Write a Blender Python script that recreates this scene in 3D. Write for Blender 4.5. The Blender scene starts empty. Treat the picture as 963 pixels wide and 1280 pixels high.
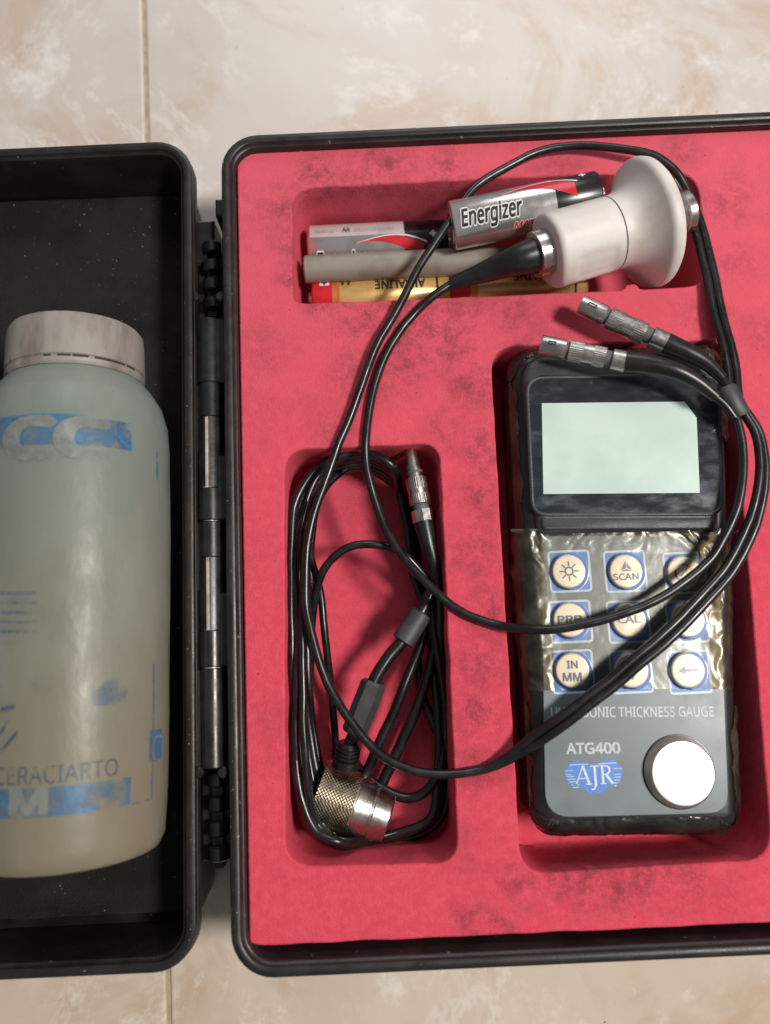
import bpy, bmesh, math, random
from math import sin, cos, pi, radians
from mathutils import Vector, Matrix, noise
from mathutils.geometry import tessellate_polygon

random.seed(7)
SC = bpy.context.scene
COL = SC.collection
S = 0.001                                   # everything below is written in millimetres

# ------------------------------------------------------------------ camera, world, lamps, exposure
TILT, SIDE, ROLL = radians(9.4), radians(-0.06), radians(-2.62)
FPX, CX, CY = 985.0, 481.5, 640.0
RC = Matrix.Rotation(TILT, 3, 'X') @ Matrix.Rotation(SIDE, 3, 'Y') @ Matrix.Rotation(ROLL, 3, 'Z')
FOAM = 46.0
LOOK = RC @ Vector((0, 0, -1))
CAM = -LOOK * 240.0 + Vector((0, 0, FOAM))

cd = bpy.data.cameras.new('camera')
cam = bpy.data.objects.new('camera', cd); COL.objects.link(cam)
cam.matrix_world = Matrix.Translation(CAM * S) @ RC.to_4x4()
cd.sensor_fit = 'VERTICAL'; cd.sensor_height = 36.0; cd.sensor_width = 27.0
cd.lens = FPX / 1280.0 * 36.0
cd.clip_start = 0.005; cd.clip_end = 20
cd.dof.use_dof = True; cd.dof.focus_distance = 0.243; cd.dof.aperture_fstop = 7.0
SC.camera = cam
SC.cycles.transparent_max_bounces = 32

w = bpy.data.worlds.new('World'); SC.world = w; w.use_nodes = True
bgn = w.node_tree.nodes['Background']
bgn.inputs[0].default_value = (0.98, 0.98, 1.0, 1); bgn.inputs[1].default_value = 0.17


def lamp(name, loc, target, size, power, col):
    l = bpy.data.lights.new(name, 'AREA'); l.shape = 'DISK'; l.size = size; l.energy = power; l.color = col
    o = bpy.data.objects.new(name, l); COL.objects.link(o)
    o.location = loc
    o.rotation_euler = (Vector(target) - Vector(loc)).to_track_quat('-Z', 'Y').to_euler()
    return o


lamp('ceiling_lamp', (0.72, -0.06, 1.20), (0.0, 0.0, 0.0), 0.26, 17.6, (1.0, 0.955, 0.90))
lamp('fill_light', (0.15, 1.30, 0.95), (0.0, 0.0, 0.0), 0.9, 6.0, (0.97, 0.97, 1.0))  # soft fill lamp added from +y in place of room ambient, no window known
vs = SC.view_settings
vs.view_transform = 'Standard'; vs.look = 'None'; vs.exposure = 0.05; vs.gamma = 1.0; vs.use_curve_mapping = False


# ------------------------------------------------------------------ geometry helpers
def W(px, py, z):
    """the point at height z that the photograph shows at pixel (px, py)"""
    d = RC @ Vector(((px - CX) / FPX, -(py - CY) / FPX, -1.0))
    return CAM + d * ((z - CAM.z) / d.z)


def Wp(p):
    return W(*p)


class MB:
    def __init__(s): s.v = []; s.f = []

    def add(s, verts, faces):
        b = len(s.v); s.v += [Vector(x) for x in verts]; s.f += [tuple(i + b for i in f) for f in faces]

    def loft(s, rings, cap0=True, cap1=True, closed=True):
        n = len(rings[0]); b = len(s.v)
        for r in rings: s.v += [Vector(p) for p in r]
        m = n if closed else n - 1
        for k in range(len(rings) - 1):
            for i in range(m):
                j = (i + 1) % n
                s.f.append((b + k * n + i, b + k * n + j, b + (k + 1) * n + j, b + (k + 1) * n + i))
        if cap0: s.f.append(tuple(b + i for i in reversed(range(n))))
        if cap1: s.f.append(tuple(b + (len(rings) - 1) * n + i for i in range(n)))

    def box(s, x0, y0, z0, x1, y1, z1, bev=0.0):
        r = lambda d, z: [(x0 + d, y0 + d, z), (x1 - d, y0 + d, z), (x1 - d, y1 - d, z), (x0 + d, y1 - d, z)]
        if bev: s.loft([r(bev, z0), r(0, z0 + bev), r(0, z1 - bev), r(bev, z1)])
        else: s.loft([r(0, z0), r(0, z1)])

    def lathe(s, prof, o=(0, 0, 0), ax=(1, 0, 0), n=32, rf=None, up=(0, 0, 1), cap=True, arc=None):
        o = Vector(o); a = Vector(ax).normalized(); u = Vector(up)
        if abs(u.dot(a)) > .99: u = Vector((0, 1, 0))
        u = (u - a * u.dot(a)).normalized(); q = a.cross(u)
        rings = []
        for (t, r) in prof:
            ring = []
            for i in range(n):
                th = 2 * pi * i / n if arc is None else arc[0] + (arc[1] - arc[0]) * i / (n - 1)
                rr = max(r, 1e-3) * (rf(t, th) if rf else 1.0)
                ring.append(o + a * t + (u * cos(th) + q * sin(th)) * rr)
            rings.append(ring)
        s.loft(rings, cap, cap, arc is None)

    def tube(s, pts, rad, n=10, flat=None):
        """sweep along points; rad number or list; flat=(a,b) scales the section sideways and vertically"""
        pts = [Vector(p) for p in pts]; rings = []; N = len(pts); pu = None
        if N > 30:                                               # leads are never perfectly fair curves
            pts = [p + Vector((noise.noise(p * .07), noise.noise(p * .07 + Vector((40, 0, 0))), .4 * noise.noise(p * .07 + Vector((0, 40, 0))))) * .55 + noise.noise_vector(p * .3) * .07 for p in pts]
        for i, p in enumerate(pts):
            t = (pts[min(i + 1, N - 1)] - pts[max(i - 1, 0)])
            if t.length < 1e-9: t = Vector((1, 0, 0))
            t.normalize()
            u = Vector((0, 0, 1)) if pu is None else pu
            u = u - t * u.dot(t)
            if u.length < 1e-3: u = Vector((0, 1, 0)) - t * t.y
            u.normalize(); pu = u; q = t.cross(u)
            r = rad[i] if isinstance(rad, (list, tuple)) else rad
            fa, fb = flat or (1, 1)
            rings.append([p + q * cos(2 * pi * k / n) * r * fa + u * sin(2 * pi * k / n) * r * fb for k in range(n)])
        s.loft(rings)


def build(name, mb, mat, parent=None, smooth=True, ang=35, label=None, cat=None, group=None, kind=None, local=False):
    me = bpy.data.meshes.new(name)
    off = Vector((0, 0, 0))
    p = parent
    if not local:
        while p is not None:
            off += p.location / S; p = p.parent
    me.from_pydata([(v - off) * S for v in mb.v], [], mb.f)
    bm = bmesh.new(); bm.from_mesh(me)
    bmesh.ops.recalc_face_normals(bm, faces=bm.faces)
    bm.to_mesh(me); bm.free()
    if smooth:
        me.polygons.foreach_set('use_smooth', [True] * len(me.polygons))
        me.set_sharp_from_angle(angle=radians(ang))
    me.materials.append(mat)
    o = bpy.data.objects.new(name, me); COL.objects.link(o)
    if parent is not None: o.parent = parent
    tag(o, label, cat, group, kind)
    return o


def tag(o, label=None, cat=None, group=None, kind=None):
    for k, v in (('label', label), ('category', cat), ('group', group), ('kind', kind)):
        if v: o[k] = v


def thing(name, loc, label, cat, group=None, rot=None):
    o = bpy.data.objects.new(name, None); COL.objects.link(o)
    o.empty_display_size = 0.01
    o.location = Vector(loc) * S
    if rot is not None: o.rotation_euler = rot
    tag(o, label, cat, group)
    return o


def copy_tree(o, parent=None):
    c = o.copy(); COL.objects.link(c)
    if parent is not None: c.parent = parent
    for ch in list(o.children): copy_tree(ch, c)
    return c


def rrect(x0, y0, x1, y1, r, n=8):
    out = []
    for (cx, cy, a) in ((x1 - r, y1 - r, 0), (x0 + r, y1 - r, 90), (x0 + r, y0 + r, 180), (x1 - r, y0 + r, 270)):
        for i in range(n + 1):
            t = radians(a + 90 * i / n); out.append(Vector((cx + r * cos(t), cy + r * sin(t), 0)))
    return out


def ring_z(pts, z): return [Vector((p.x, p.y, z)) for p in pts]


def area(p): return 0.5 * sum(p[i].x * p[(i + 1) % len(p)].y - p[(i + 1) % len(p)].x * p[i].y for i in range(len(p)))


def round_poly(pts, rads, n=8):
    pts = [Vector((p[0], p[1], 0)) for p in pts]
    if area(pts) < 0:
        pts.reverse(); rads = list(reversed(rads)) if isinstance(rads, (list, tuple)) else rads
    out = []; N = len(pts)
    for i, p in enumerate(pts):
        r = rads[i] if isinstance(rads, (list, tuple)) else rads
        a = (pts[i - 1] - p); b = (pts[(i + 1) % N] - p)
        la, lb = a.length, b.length; a.normalize(); b.normalize()
        ang = a.angle(b); d = min(r / math.tan(ang / 2), la * .49, lb * .49)
        s_, e_ = p + a * d, p + b * d
        for k in range(n + 1):
            t = k / n; out.append(s_ * (1 - t) ** 2 * 1 + p * 2 * t * (1 - t) + e_ * t * t)
    return out


def inset(pts, d):
    """move a counter-clockwise outline inwards by d"""
    N = len(pts); out = []
    for i, p in enumerate(pts):
        t = pts[(i + 1) % N] - pts[i - 1]
        if t.length < 1e-9: out.append(p.copy()); continue
        t.normalize(); out.append(p + Vector((-t.y, t.x, 0)) * d)
    return out


def resample(pts, step, closed=True):
    P = list(pts) + ([pts[0]] if closed else []); out = []; acc = 0
    for a, b in zip(P, P[1:]):
        L = (b - a).length
        if L < 1e-9: continue
        t = acc
        while t < L: out.append(a.lerp(b, t / L)); t += step
        acc = t - L
    if not closed: out.append(P[-1].copy())
    return out


def spline(pts, step=1.2, closed=False):
    P = [Vector(p) for p in pts]; out = []
    if closed: P = [P[-1]] + P + [P[0], P[1]]
    else: P = [P[0] * 2 - P[1]] + P + [P[-1] * 2 - P[-2]]
    for i in range(1, len(P) - 2):
        p0, p1, p2, p3 = P[i - 1:i + 3]
        def kn(a, b): return max((b - a).length, 1e-6) ** .5
        t0 = 0; t1 = t0 + kn(p0, p1); t2 = t1 + kn(p1, p2); t3 = t2 + kn(p2, p3)
        n = max(2, int((p2 - p1).length / step))
        for k in range(n):
            t = t1 + (t2 - t1) * k / n
            A1 = p0 * ((t1 - t) / (t1 - t0)) + p1 * ((t - t0) / (t1 - t0)); A2 = p1 * ((t2 - t) / (t2 - t1)) + p2 * ((t - t1) / (t2 - t1))
            A3 = p2 * ((t3 - t) / (t3 - t2)) + p3 * ((t - t2) / (t3 - t2))
            B1 = A1 * ((t2 - t) / (t2 - t0)) + A2 * ((t - t0) / (t2 - t0)); B2 = A2 * ((t3 - t) / (t3 - t1)) + A3 * ((t - t1) / (t3 - t1))
            out.append(B1 * ((t2 - t) / (t2 - t1)) + B2 * ((t - t1) / (t2 - t1)))
    if not closed: out.append(P[-2].copy())
    return out


def beside(path, d):
    """a path that runs beside another at sideways distance d"""
    out = []; N = len(path)
    for i, p in enumerate(path):
        t = path[min(i + 1, N - 1)] - path[max(i - 1, 0)]; t.z = 0
        if t.length < 1e-9: t = Vector((1, 0, 0))
        t.normalize(); out.append(p + Vector((-t.y, t.x, 0)) * d)
    return out


def bundled_font():
    try:
        import os
        d = bpy.utils.system_resource('DATAFILES', path='fonts'); return bpy.data.fonts.load(os.path.join(d, 'NotoSansHebrew-Regular.woff2'))
    except Exception:
        return None                                              # falls back to the built-in face


FONT = bundled_font()


def text2d(body, bold=0.0, shear=0.0):
    cu = bpy.data.curves.new('lettering', 'FONT'); cu.body = body; cu.size = 1.0; cu.shear = shear
    cu.resolution_u = 4
    if FONT: cu.font = FONT
    cu.fill_mode = 'FRONT'
    o = bpy.data.objects.new('lettering', cu); COL.objects.link(o)
    dg = bpy.context.evaluated_depsgraph_get(); ev = o.evaluated_get(dg); me = ev.to_mesh()
    v = [Vector((p.co.x, p.co.y, 0)) for p in me.vertices]; f = [tuple(q.vertices) for q in me.polygons]
    ev.to_mesh_clear(); bpy.data.objects.remove(o); bpy.data.curves.remove(cu)
    v0, f0 = v, f; v, f = [], []; k = 1 if bold <= 0 else (6 if bold < .04 else 12)
    for i in range(k):                                           # heavier face: copies shifted round, each a hair above the last
        a_ = 2 * pi * i / k; bx_, by_ = (bold * cos(a_), bold * sin(a_)) if bold > 0 else (0, 0)
        for fi, q in enumerate(f0):
            b_ = len(v); z_ = .002 * (fi % 7) + .003 * i
            v += [Vector((v0[j].x + bx_, v0[j].y + by_, z_)) for j in q]; f.append(tuple(range(b_, b_ + len(q))))
    x0 = min(p.x for p in v); x1 = max(p.x for p in v); y0 = min(p.y for p in v); y1 = max(p.y for p in v)
    return v, f, (x0, y0, x1, y1)


def text_fit(body, w_, h_, bold=0.0, shear=0.0):
    """lettering scaled to fill w_ by h_, lower left corner at 0,0"""
    v, f, (x0, y0, x1, y1) = text2d(body, bold, shear)
    return [Vector(((p.x - x0) / (x1 - x0) * w_, (p.y - y0) / (y1 - y0) * h_, p.z)) for p in v], f


def slice2d(v, f, stepx=None, stepy=None):
    bm = bmesh.new(); vs_ = [bm.verts.new(p) for p in v]
    for q in f:
        try: bm.faces.new([vs_[i] for i in q])
        except ValueError: pass
    for ax, st in ((0, stepx), (1, stepy)):
        if not st: continue
        lo = min(p.co[ax] for p in bm.verts); hi = max(p.co[ax] for p in bm.verts); t = lo + st
        while t < hi:
            co = Vector((0, 0, 0)); co[ax] = t; no = Vector((0, 0, 0)); no[ax] = 1
            bmesh.ops.bisect_plane(bm, geom=bm.verts[:] + bm.edges[:] + bm.faces[:], plane_co=co, plane_no=no); t += st
    bm.verts.index_update()
    r = [p.co.copy() for p in bm.verts], [tuple(x.index for x in q.verts) for q in bm.faces]
    bm.free(); return r


# ------------------------------------------------------------------ materials
def mat(name, c, rough=0.5, metal=0.0, c2=None, s=60, lo=.4, hi=.65, detail=5, bump=0, bs=400, bd=.0002, spec=.5,
        speck=None, ss=900, st=.72, sss=0, coat=0, rvar=0, stretch=(1, 1, 1)):
    m = bpy.data.materials.new(name); m.use_nodes = True; N = m.node_tree.nodes; L = m.node_tree.links
    b = N['Principled BSDF']; b.inputs['Roughness'].default_value = rough; b.inputs['Metallic'].default_value = metal
    b.inputs['Specular IOR Level'].default_value = spec; b.inputs['Base Color'].default_value = (*c, 1)
    if coat: b.inputs['Coat Weight'].default_value = coat; b.inputs['Coat Roughness'].default_value = .08
    if sss:
        b.inputs['Subsurface Weight'].default_value = sss; b.inputs['Subsurface Radius'].default_value = (1, .9, .7)
        b.inputs['Subsurface Scale'].default_value = .004
    tc = N.new('ShaderNodeTexCoord'); mp = N.new('ShaderNodeMapping'); mp.inputs['Scale'].default_value = stretch
    L.new(tc.outputs['Object'], mp.inputs['Vector'])

    def nz(scale, det=detail, rg=.6):
        n = N.new('ShaderNodeTexNoise'); n.inputs['Scale'].default_value = scale; n.inputs['Detail'].default_value = det
        n.inputs['Roughness'].default_value = rg; L.new(mp.outputs[0], n.inputs['Vector']); return n.outputs['Fac']

    def ramp(v, a, b_):
        r = N.new('ShaderNodeMapRange'); r.interpolation_type = 'SMOOTHSTEP'
        r.inputs['From Min'].default_value = a; r.inputs['From Max'].default_value = b_; L.new(v, r.inputs['Value']); return r.outputs[0]

    def mix(f, a, b_):
        x = N.new('ShaderNodeMix'); x.data_type = 'RGBA'
        L.new(f, x.inputs['Factor'])
        for sk, val in (('A', a), ('B', b_)):
            sock = [i for i in x.inputs if i.name == sk and i.type == 'RGBA'][0]
            if isinstance(val, tuple): sock.default_value = (*val, 1)
            else: L.new(val, sock)
        return [o for o in x.outputs if o.type == 'RGBA'][0]
    col = None
    if c2: col = mix(ramp(nz(s), lo, hi), c, c2)
    if speck: col = mix(ramp(nz(ss, 2), st, st + .04), col if col else c, speck)
    if col: L.new(col, b.inputs['Base Color'])
    if rvar:
        r = N.new('ShaderNodeMapRange'); r.inputs['From Min'].default_value = .3; r.inputs['From Max'].default_value = .7
        r.inputs['To Min'].default_value = max(.02, rough - rvar); r.inputs['To Max'].default_value = min(1, rough + rvar)
        L.new(nz(s * 2.3), r.inputs['Value']); L.new(r.outputs[0], b.inputs['Roughness'])
    if bump:
        bp = N.new('ShaderNodeBump'); bp.inputs['Strength'].default_value = bump; bp.inputs['Distance'].default_value = bd
        L.new(nz(bs, 4), bp.inputs['Height']); L.new(bp.outputs[0], b.inputs['Normal'])
    m['h'] = 1
    return m, b, N, L, nz, ramp, mix, mp


def M(*a, **k): return mat(*a, **k)[0]


black = M('black_plastic', (.011, .010, .0095), .40, c2=(.022, .0195, .0175), s=70, bump=.35, bs=1500, bd=.0001, speck=(.16, .14, .12), ss=420, st=.72, rvar=.1)
black_gloss = M('black_gloss_plastic', (.009, .009, .010), .33, c2=(.018, .018, .019), s=120, bump=.1, bs=600, rvar=.08)
lid_foam_m = M('black_foam', (.0155, .014, .013), .95, c2=(.026, .0225, .0205), s=45, bump=1, bs=1400, bd=.0006, speck=(.22, .2, .18), ss=700, st=.73, spec=.15)
steel = M('steel', (.62, .58, .53), .28, 1, c2=(.48, .44, .40), s=90, bump=.15, bs=900, bd=.00008, rvar=.1)
bevel_m = M('worn_steel', (.60, .53, .47), .42, .45, c2=(.36, .31, .27), s=150, rvar=.08)
steel_bright = M('polished_steel', (.95, .93, .90), .36, 1, c2=(.9, .87, .82), s=120, rvar=.04)
nickel = M('connector_metal', (.60, .57, .54), .32, 1, c2=(.46, .43, .41), s=300, bump=.06, bs=1800, bd=.0001, rvar=.08)
brass = M('tarnished_brass', (.33, .27, .19), .38, 1, c2=(.22, .18, .13), s=260, rvar=.1)
pin_m = M('hinge_pin_metal', (.85, .74, .66), .4, 0.3, c2=(.6, .5, .44), s=200)
rubber = M('cable_rubber', (.0075, .007, .007), .30, c2=(.016, .015, .0145), s=150, bump=.04, bs=700, rvar=.07)
boot_m = M('boot_rubber', (.008, .008, .008), .34, c2=(.016, .0155, .015), s=180, bump=.15, bs=900)
shrink = M('heat_shrink', (.035, .035, .036), .5, c2=(.05, .05, .05), s=200, bump=.2, bs=900)
white_pl = M('white_plastic', (.69, .645, .615), .5, c2=(.56, .495, .45), s=60, lo=.48, hi=.78, bump=.08, bs=300, sss=.15, speck=(.40, .36, .33), ss=260, st=.76)
seam_m = M('seam_line', (.10, .10, .105), .6)
rod_m = M('grey_plastic', (.27, .245, .205), .5, c2=(.20, .18, .14), s=80, bump=.1, bs=600)
silver_l = M('silver_label', (.74, .71, .70), .22, .8, c2=(.62, .59, .58), s=120, bump=.1, bs=500, rvar=.06)
white_l = M('grey_white_label', (.62, .56, .56), .4, .15, c2=(.54, .49, .48), s=120)
black_l = M('black_label', (.012, .011, .012), .25, c2=(.02, .02, .02), s=200)
red_l = M('red_label', (.62, .022, .035), .28, c2=(.5, .02, .03), s=200)
gold_l = M('gold_label', (.66, .40, .12), .28, .45, c2=(.74, .50, .20), s=90, rvar=.06)
tin = M('battery_cap_metal', (.75, .72, .68), .3, 1, c2=(.6, .57, .53), s=300)
ink_black = M('black_ink', (.012, .011, .012), .4, c2=(.03, .03, .03), s=300)
ink_white = M('white_ink', (.80, .79, .78), .45, c2=(.7, .69, .68), s=300)
ink_grey = M('grey_ink', (.25, .23, .23), .5, c2=(.4, .38, .38), s=500)
gauge_m = M('gauge_plastic', (.028, .031, .034), .42, c2=(.04, .043, .047), s=80, bump=.8, bs=2200, bd=.00012, rvar=.06)
side_m = M('gauge_side_plastic', (.010, .010, .011), .34, c2=(.018, .018, .019), s=80, bump=.2, bs=900)
plate_m = M('keypad_plate', (.134, .164, .173), .36, c2=(.155, .187, .194), s=60, bump=.25, bs=2600, bd=.00006, rvar=.06)
glass_m = M('window_black', (.020, .023, .028), .16, c2=(.105, .12, .14), s=70, lo=.5, hi=.8, bump=.05, bs=300, rvar=.1, stretch=(1, 2.2, 1))
lcd_m = M('lcd_grey_green', (.47, .60, .535), .28, c2=(.575, .705, .635), s=32, lo=.35, hi=.68, speck=(.40, .47, .42), ss=330, st=.74, coat=.4)
blue_m = M('key_blue', (.065, .19, .55), .4, c2=(.085, .22, .6), s=200)
key_line = M('key_outline', (.50, .60, .68), .4, c2=(.58, .66, .72), s=200)
key_m = M('key_cream', (.86, .77, .62), .42, c2=(.90, .83, .70), s=150, bump=.05, bs=500)
key_ink = M('key_symbol_ink', (.06, .11, .21), .45, c2=(.10, .15, .25), s=300)
print_w = M('printed_white', (.56, .60, .60), .45, c2=(.46, .50, .50), s=600)
logo_m = M('logo_blue', (.065, .19, .58), .4, c2=(.08, .22, .6), s=300)
logo_w = M('logo_pale', (.62, .68, .74), .45, c2=(.54, .6, .68), s=500)
cap_m = M('bottle_cap', (.30, .272, .248), .5, c2=(.15, .115, .095), s=120, lo=.42, hi=.82, speck=(.12, .09, .075), ss=330, st=.70, bump=.3, bs=500, bd=.0002, stretch=(1, .35, 1), sss=.1)
grime_m = M('dark_grime', (.03, .022, .018), .8)
dust_m = M('pale_crumbs', (.5, .48, .45), .8, c2=(.3, .28, .26), s=900)
grout_m = M('grout', (.46, .37, .26), .85, c2=(.36, .28, .19), s=300, bump=.5, bs=900)


# hand grime and rubber marks on the foam: photograph pixel, radius in mm, strength
STAINS = [(400, 222, 9, .9), (350, 262, 8, .7), (480, 212, 11, .8), (370, 345, 6, .8), (455, 392, 12, .8), (520, 415, 13, .9), (580, 392, 9, .7), (640, 388, 10, .55), (460, 470, 11, .75),
          (600, 560, 9, .7), (594, 690, 10, .7), (600, 830, 9, .8), (600, 960, 9, .7), (590, 1060, 8, .45), (740, 1098, 9, .95), (775, 1115, 6, .8), (850, 1098, 9, .7), (605, 1160, 7, .75),
          (910, 250, 9, .6), (925, 330, 8, .5), (700, 405, 8, .5), (330, 430, 9, .35), (850, 190, 7, .6), (700, 200, 9, .45), (560, 540, 8, .5), (345, 900, 7, .3), (660, 1110, 7, .5), (905, 1130, 8, .35),
          (420, 300, 7, .5), (365, 300, 6, .8), (440, 230, 7, .8), (560, 215, 8, .8), (620, 240, 7, .6), (405, 375, 7, .9), (500, 380, 8, .8), (560, 430, 11, .8), (650, 420, 8, .6), (500, 460, 10, .7), (590, 480, 9, .8), (420, 540, 7, .6), (880, 400, 7, .5), (950, 420, 7, .5), (600, 620, 8, .75), (610, 760, 8, .8), (595, 890, 8, .8), (650, 1100, 6, .8), (700, 1095, 7, .9), (800, 1100, 7, .9), (620, 1165, 6, .8), (585, 1150, 5, .7)]
CASE_AT = Vector((0, 0, 0))


def foam_material():
    m, b, N, L, nz, ramp, mix, mp = mat('pink_foam', (.72, .072, .115), .92, bump=.75, bs=1700, bd=.0004, spec=.12)
    big = ramp(nz(38, 9, .78), .46, .66)
    mid = ramp(nz(110, 8, .78), .50, .66)
    mm = N.new('ShaderNodeMath'); mm.operation = 'MULTIPLY'; mm.inputs[1].default_value = .22; L.new(big, mm.inputs[0])
    m2 = N.new('ShaderNodeMath'); m2.operation = 'MULTIPLY'; m2.inputs[1].default_value = .16; L.new(mid, m2.inputs[0])
    # grime is heavier in the half where the cables and batteries are handled (towards +y of the insert)
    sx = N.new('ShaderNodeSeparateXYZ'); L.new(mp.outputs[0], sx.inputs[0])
    gy = ramp(sx.outputs['Y'], -.06, .06)
    g = N.new('ShaderNodeMath'); g.operation = 'MULTIPLY_ADD'; g.inputs[1].default_value = .60; g.inputs[2].default_value = .30; L.new(gy, g.inputs[0])
    m3 = N.new('ShaderNodeMath'); m3.operation = 'MULTIPLY'; L.new(mm.outputs[0], m3.inputs[0]); L.new(g.outputs[0], m3.inputs[1])
    pos = mp.outputs[0]; stain = None
    for (px, py, rad, st_) in STAINS:
        c_ = W(px, py, FOAM) * S
        ds = N.new('ShaderNodeVectorMath'); ds.operation = 'DISTANCE'; L.new(pos, ds.inputs[0]); ds.inputs[1].default_value = (c_.x - CASE_AT.x, c_.y - CASE_AT.y, c_.z - CASE_AT.z)
        r_ = N.new('ShaderNodeMapRange'); r_.interpolation_type = 'SMOOTHSTEP'; r_.inputs['From Min'].default_value = 0; r_.inputs['From Max'].default_value = rad * .0017
        r_.inputs['To Min'].default_value = st_ * .9; r_.inputs['To Max'].default_value = 0; L.new(ds.outputs['Value'], r_.inputs['Value'])
        if stain is None: stain = r_.outputs[0]
        else:
            ad = N.new('ShaderNodeMath'); ad.operation = 'MAXIMUM'; L.new(stain, ad.inputs[0]); L.new(r_.outputs[0], ad.inputs[1]); stain = ad.outputs[0]
    sn = N.new('ShaderNodeMath'); sn.operation = 'MULTIPLY'; L.new(stain, sn.inputs[0]); L.new(ramp(nz(190, 12, .88), .41, .62), sn.inputs[1])
    c0 = mix(ramp(nz(420, 3), .35, .7), (.66, .068, .106), (.715, .086, .128))
    c0 = mix(ramp(sx.outputs['Y'], -.05, .13), c0, (.70, .108, .152))  # paler towards +y: brighter light on that half put into the base colour
    c1 = mix(m3.outputs[0], c0, (.17, .042, .052))
    c2 = mix(m2.outputs[0], c1, (.34, .055, .075))
    c2 = mix(sn.outputs[0], c2, (.10, .036, .043))
    c3 = mix(ramp(nz(700, 2), .74, .79), c2, (.16, .05, .055))
    L.new(c3, b.inputs['Base Color'])
    return m




def tile_material(name, pale, warm, patch, white):
    m, b, N, L, nz, ramp, mix, mp = mat(name, pale, .2, spec=.45)
    mp.inputs['Rotation'].default_value = (0, 0, .5); mp.inputs['Location'].default_value = (len(name) * .37, .2, 0)

    def tex(scale, det, rg, dist):
        n = N.new('ShaderNodeTexNoise'); n.inputs['Scale'].default_value = scale; n.inputs['Detail'].default_value = det
        n.inputs['Roughness'].default_value = rg; n.inputs['Distortion'].default_value = dist; L.new(mp.outputs[0], n.inputs['Vector']); return n.outputs['Fac']
    c0 = mix(ramp(tex(9, 8, .62, .3), .36, .66), pale, warm)
    c1 = mix(ramp(tex(13, 9, .70, .7), .50, .66), c0, patch)
    c2 = mix(ramp(tex(22, 10, .78, .2), .51, .66), c1, white)
    v = tex(8, 7, .7, .5)
    ab = N.new('ShaderNodeMath'); ab.operation = 'SUBTRACT'; ab.inputs[1].default_value = .5; L.new(v, ab.inputs[0])
    a2 = N.new('ShaderNodeMath'); a2.operation = 'ABSOLUTE'; L.new(ab.outputs[0], a2.inputs[0])
    vr = N.new('ShaderNodeMapRange'); vr.inputs['From Min'].default_value = 0; vr.inputs['From Max'].default_value = .018
    vr.inputs['To Min'].default_value = .6; vr.inputs['To Max'].default_value = 0; L.new(a2.outputs[0], vr.inputs['Value'])
    vm = N.new('ShaderNodeMath'); vm.operation = 'MULTIPLY'; L.new(vr.outputs[0], vm.inputs[0]); L.new(ramp(tex(14, 3, .5, 0), .48, .62), vm.inputs[1])
    c3 = mix(vm.outputs[0], c2, white)
    c4 = mix(ramp(tex(260, 2, .5, 0), .77, .79), c3, (.25, .18, .13))
    L.new(c4, b.inputs['Base Color'])
    return m


tile_pale = tile_material('pale_marble_tile', (.64, .595, .56), (.585, .525, .47), (.56, .45, .36), (.74, .715, .685))
tile_warm = tile_material('warm_marble_tile', (.66, .57, .465), (.565, .465, .36), (.55, .41, .29), (.78, .725, .64))



def bottle_material():
    m, b, N, L, nz, ramp, mix, mp = mat('milky_bottle_plastic', (.36, .37, .32), .42, sss=.35, s=70, bump=.4, bs=230, bd=.0005, spec=.35, rvar=.12, stretch=(1, .45, 1))
    sx = N.new('ShaderNodeSeparateXYZ'); L.new(mp.outputs[0], sx.inputs[0])
    # the plastic is yellowed towards the base and greener at the shoulder
    c0 = mix(ramp(sx.outputs['Y'], .0, .07), (.215, .188, .130), (.178, .225, .208))
    c1 = mix(ramp(nz(38, 5), .45, .75), c0, (.245, .245, .215))
    c2 = mix(ramp(nz(120, 4), .66, .78), c1, (.30, .285, .265))
    L.new(c2, b.inputs['Base Color'])
    b.inputs['Subsurface Scale'].default_value = .006
    return m


bottle_m = bottle_material()


def worn_print(name, c, lo, hi, s=120):
    """ink that has partly rubbed off: transparent where a noise mask says it is gone"""
    m, b, N, L, nz, ramp, mix, mp = mat(name, c, .45, c2=tuple(x * 1.25 for x in c), s=200)
    tr = N.new('ShaderNodeBsdfTransparent'); ms = N.new('ShaderNodeMixShader')
    L.new(ramp(nz(s, 5, .65), lo, hi), ms.inputs[0]); L.new(tr.outputs[0], ms.inputs[1]); L.new(b.outputs[0], ms.inputs[2])
    L.new(ms.outputs[0], N['Material Output'].inputs[0])
    return m


blue_worn = worn_print('worn_blue_print', (.055, .15, .28), .34, .68)
blue_thin = worn_print('faded_blue_print', (.075, .135, .22), .42, .82, 90)
blue_wash = worn_print('rubbed_blue_print', (.13, .19, .235), .50, 1.1, 70)
dark_worn = worn_print('worn_dark_print', (.055, .09, .12), .36, .66, 150)
pale_worn = worn_print('pale_print_gap', (.26, .285, .26), .28, .85, 120)


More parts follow.
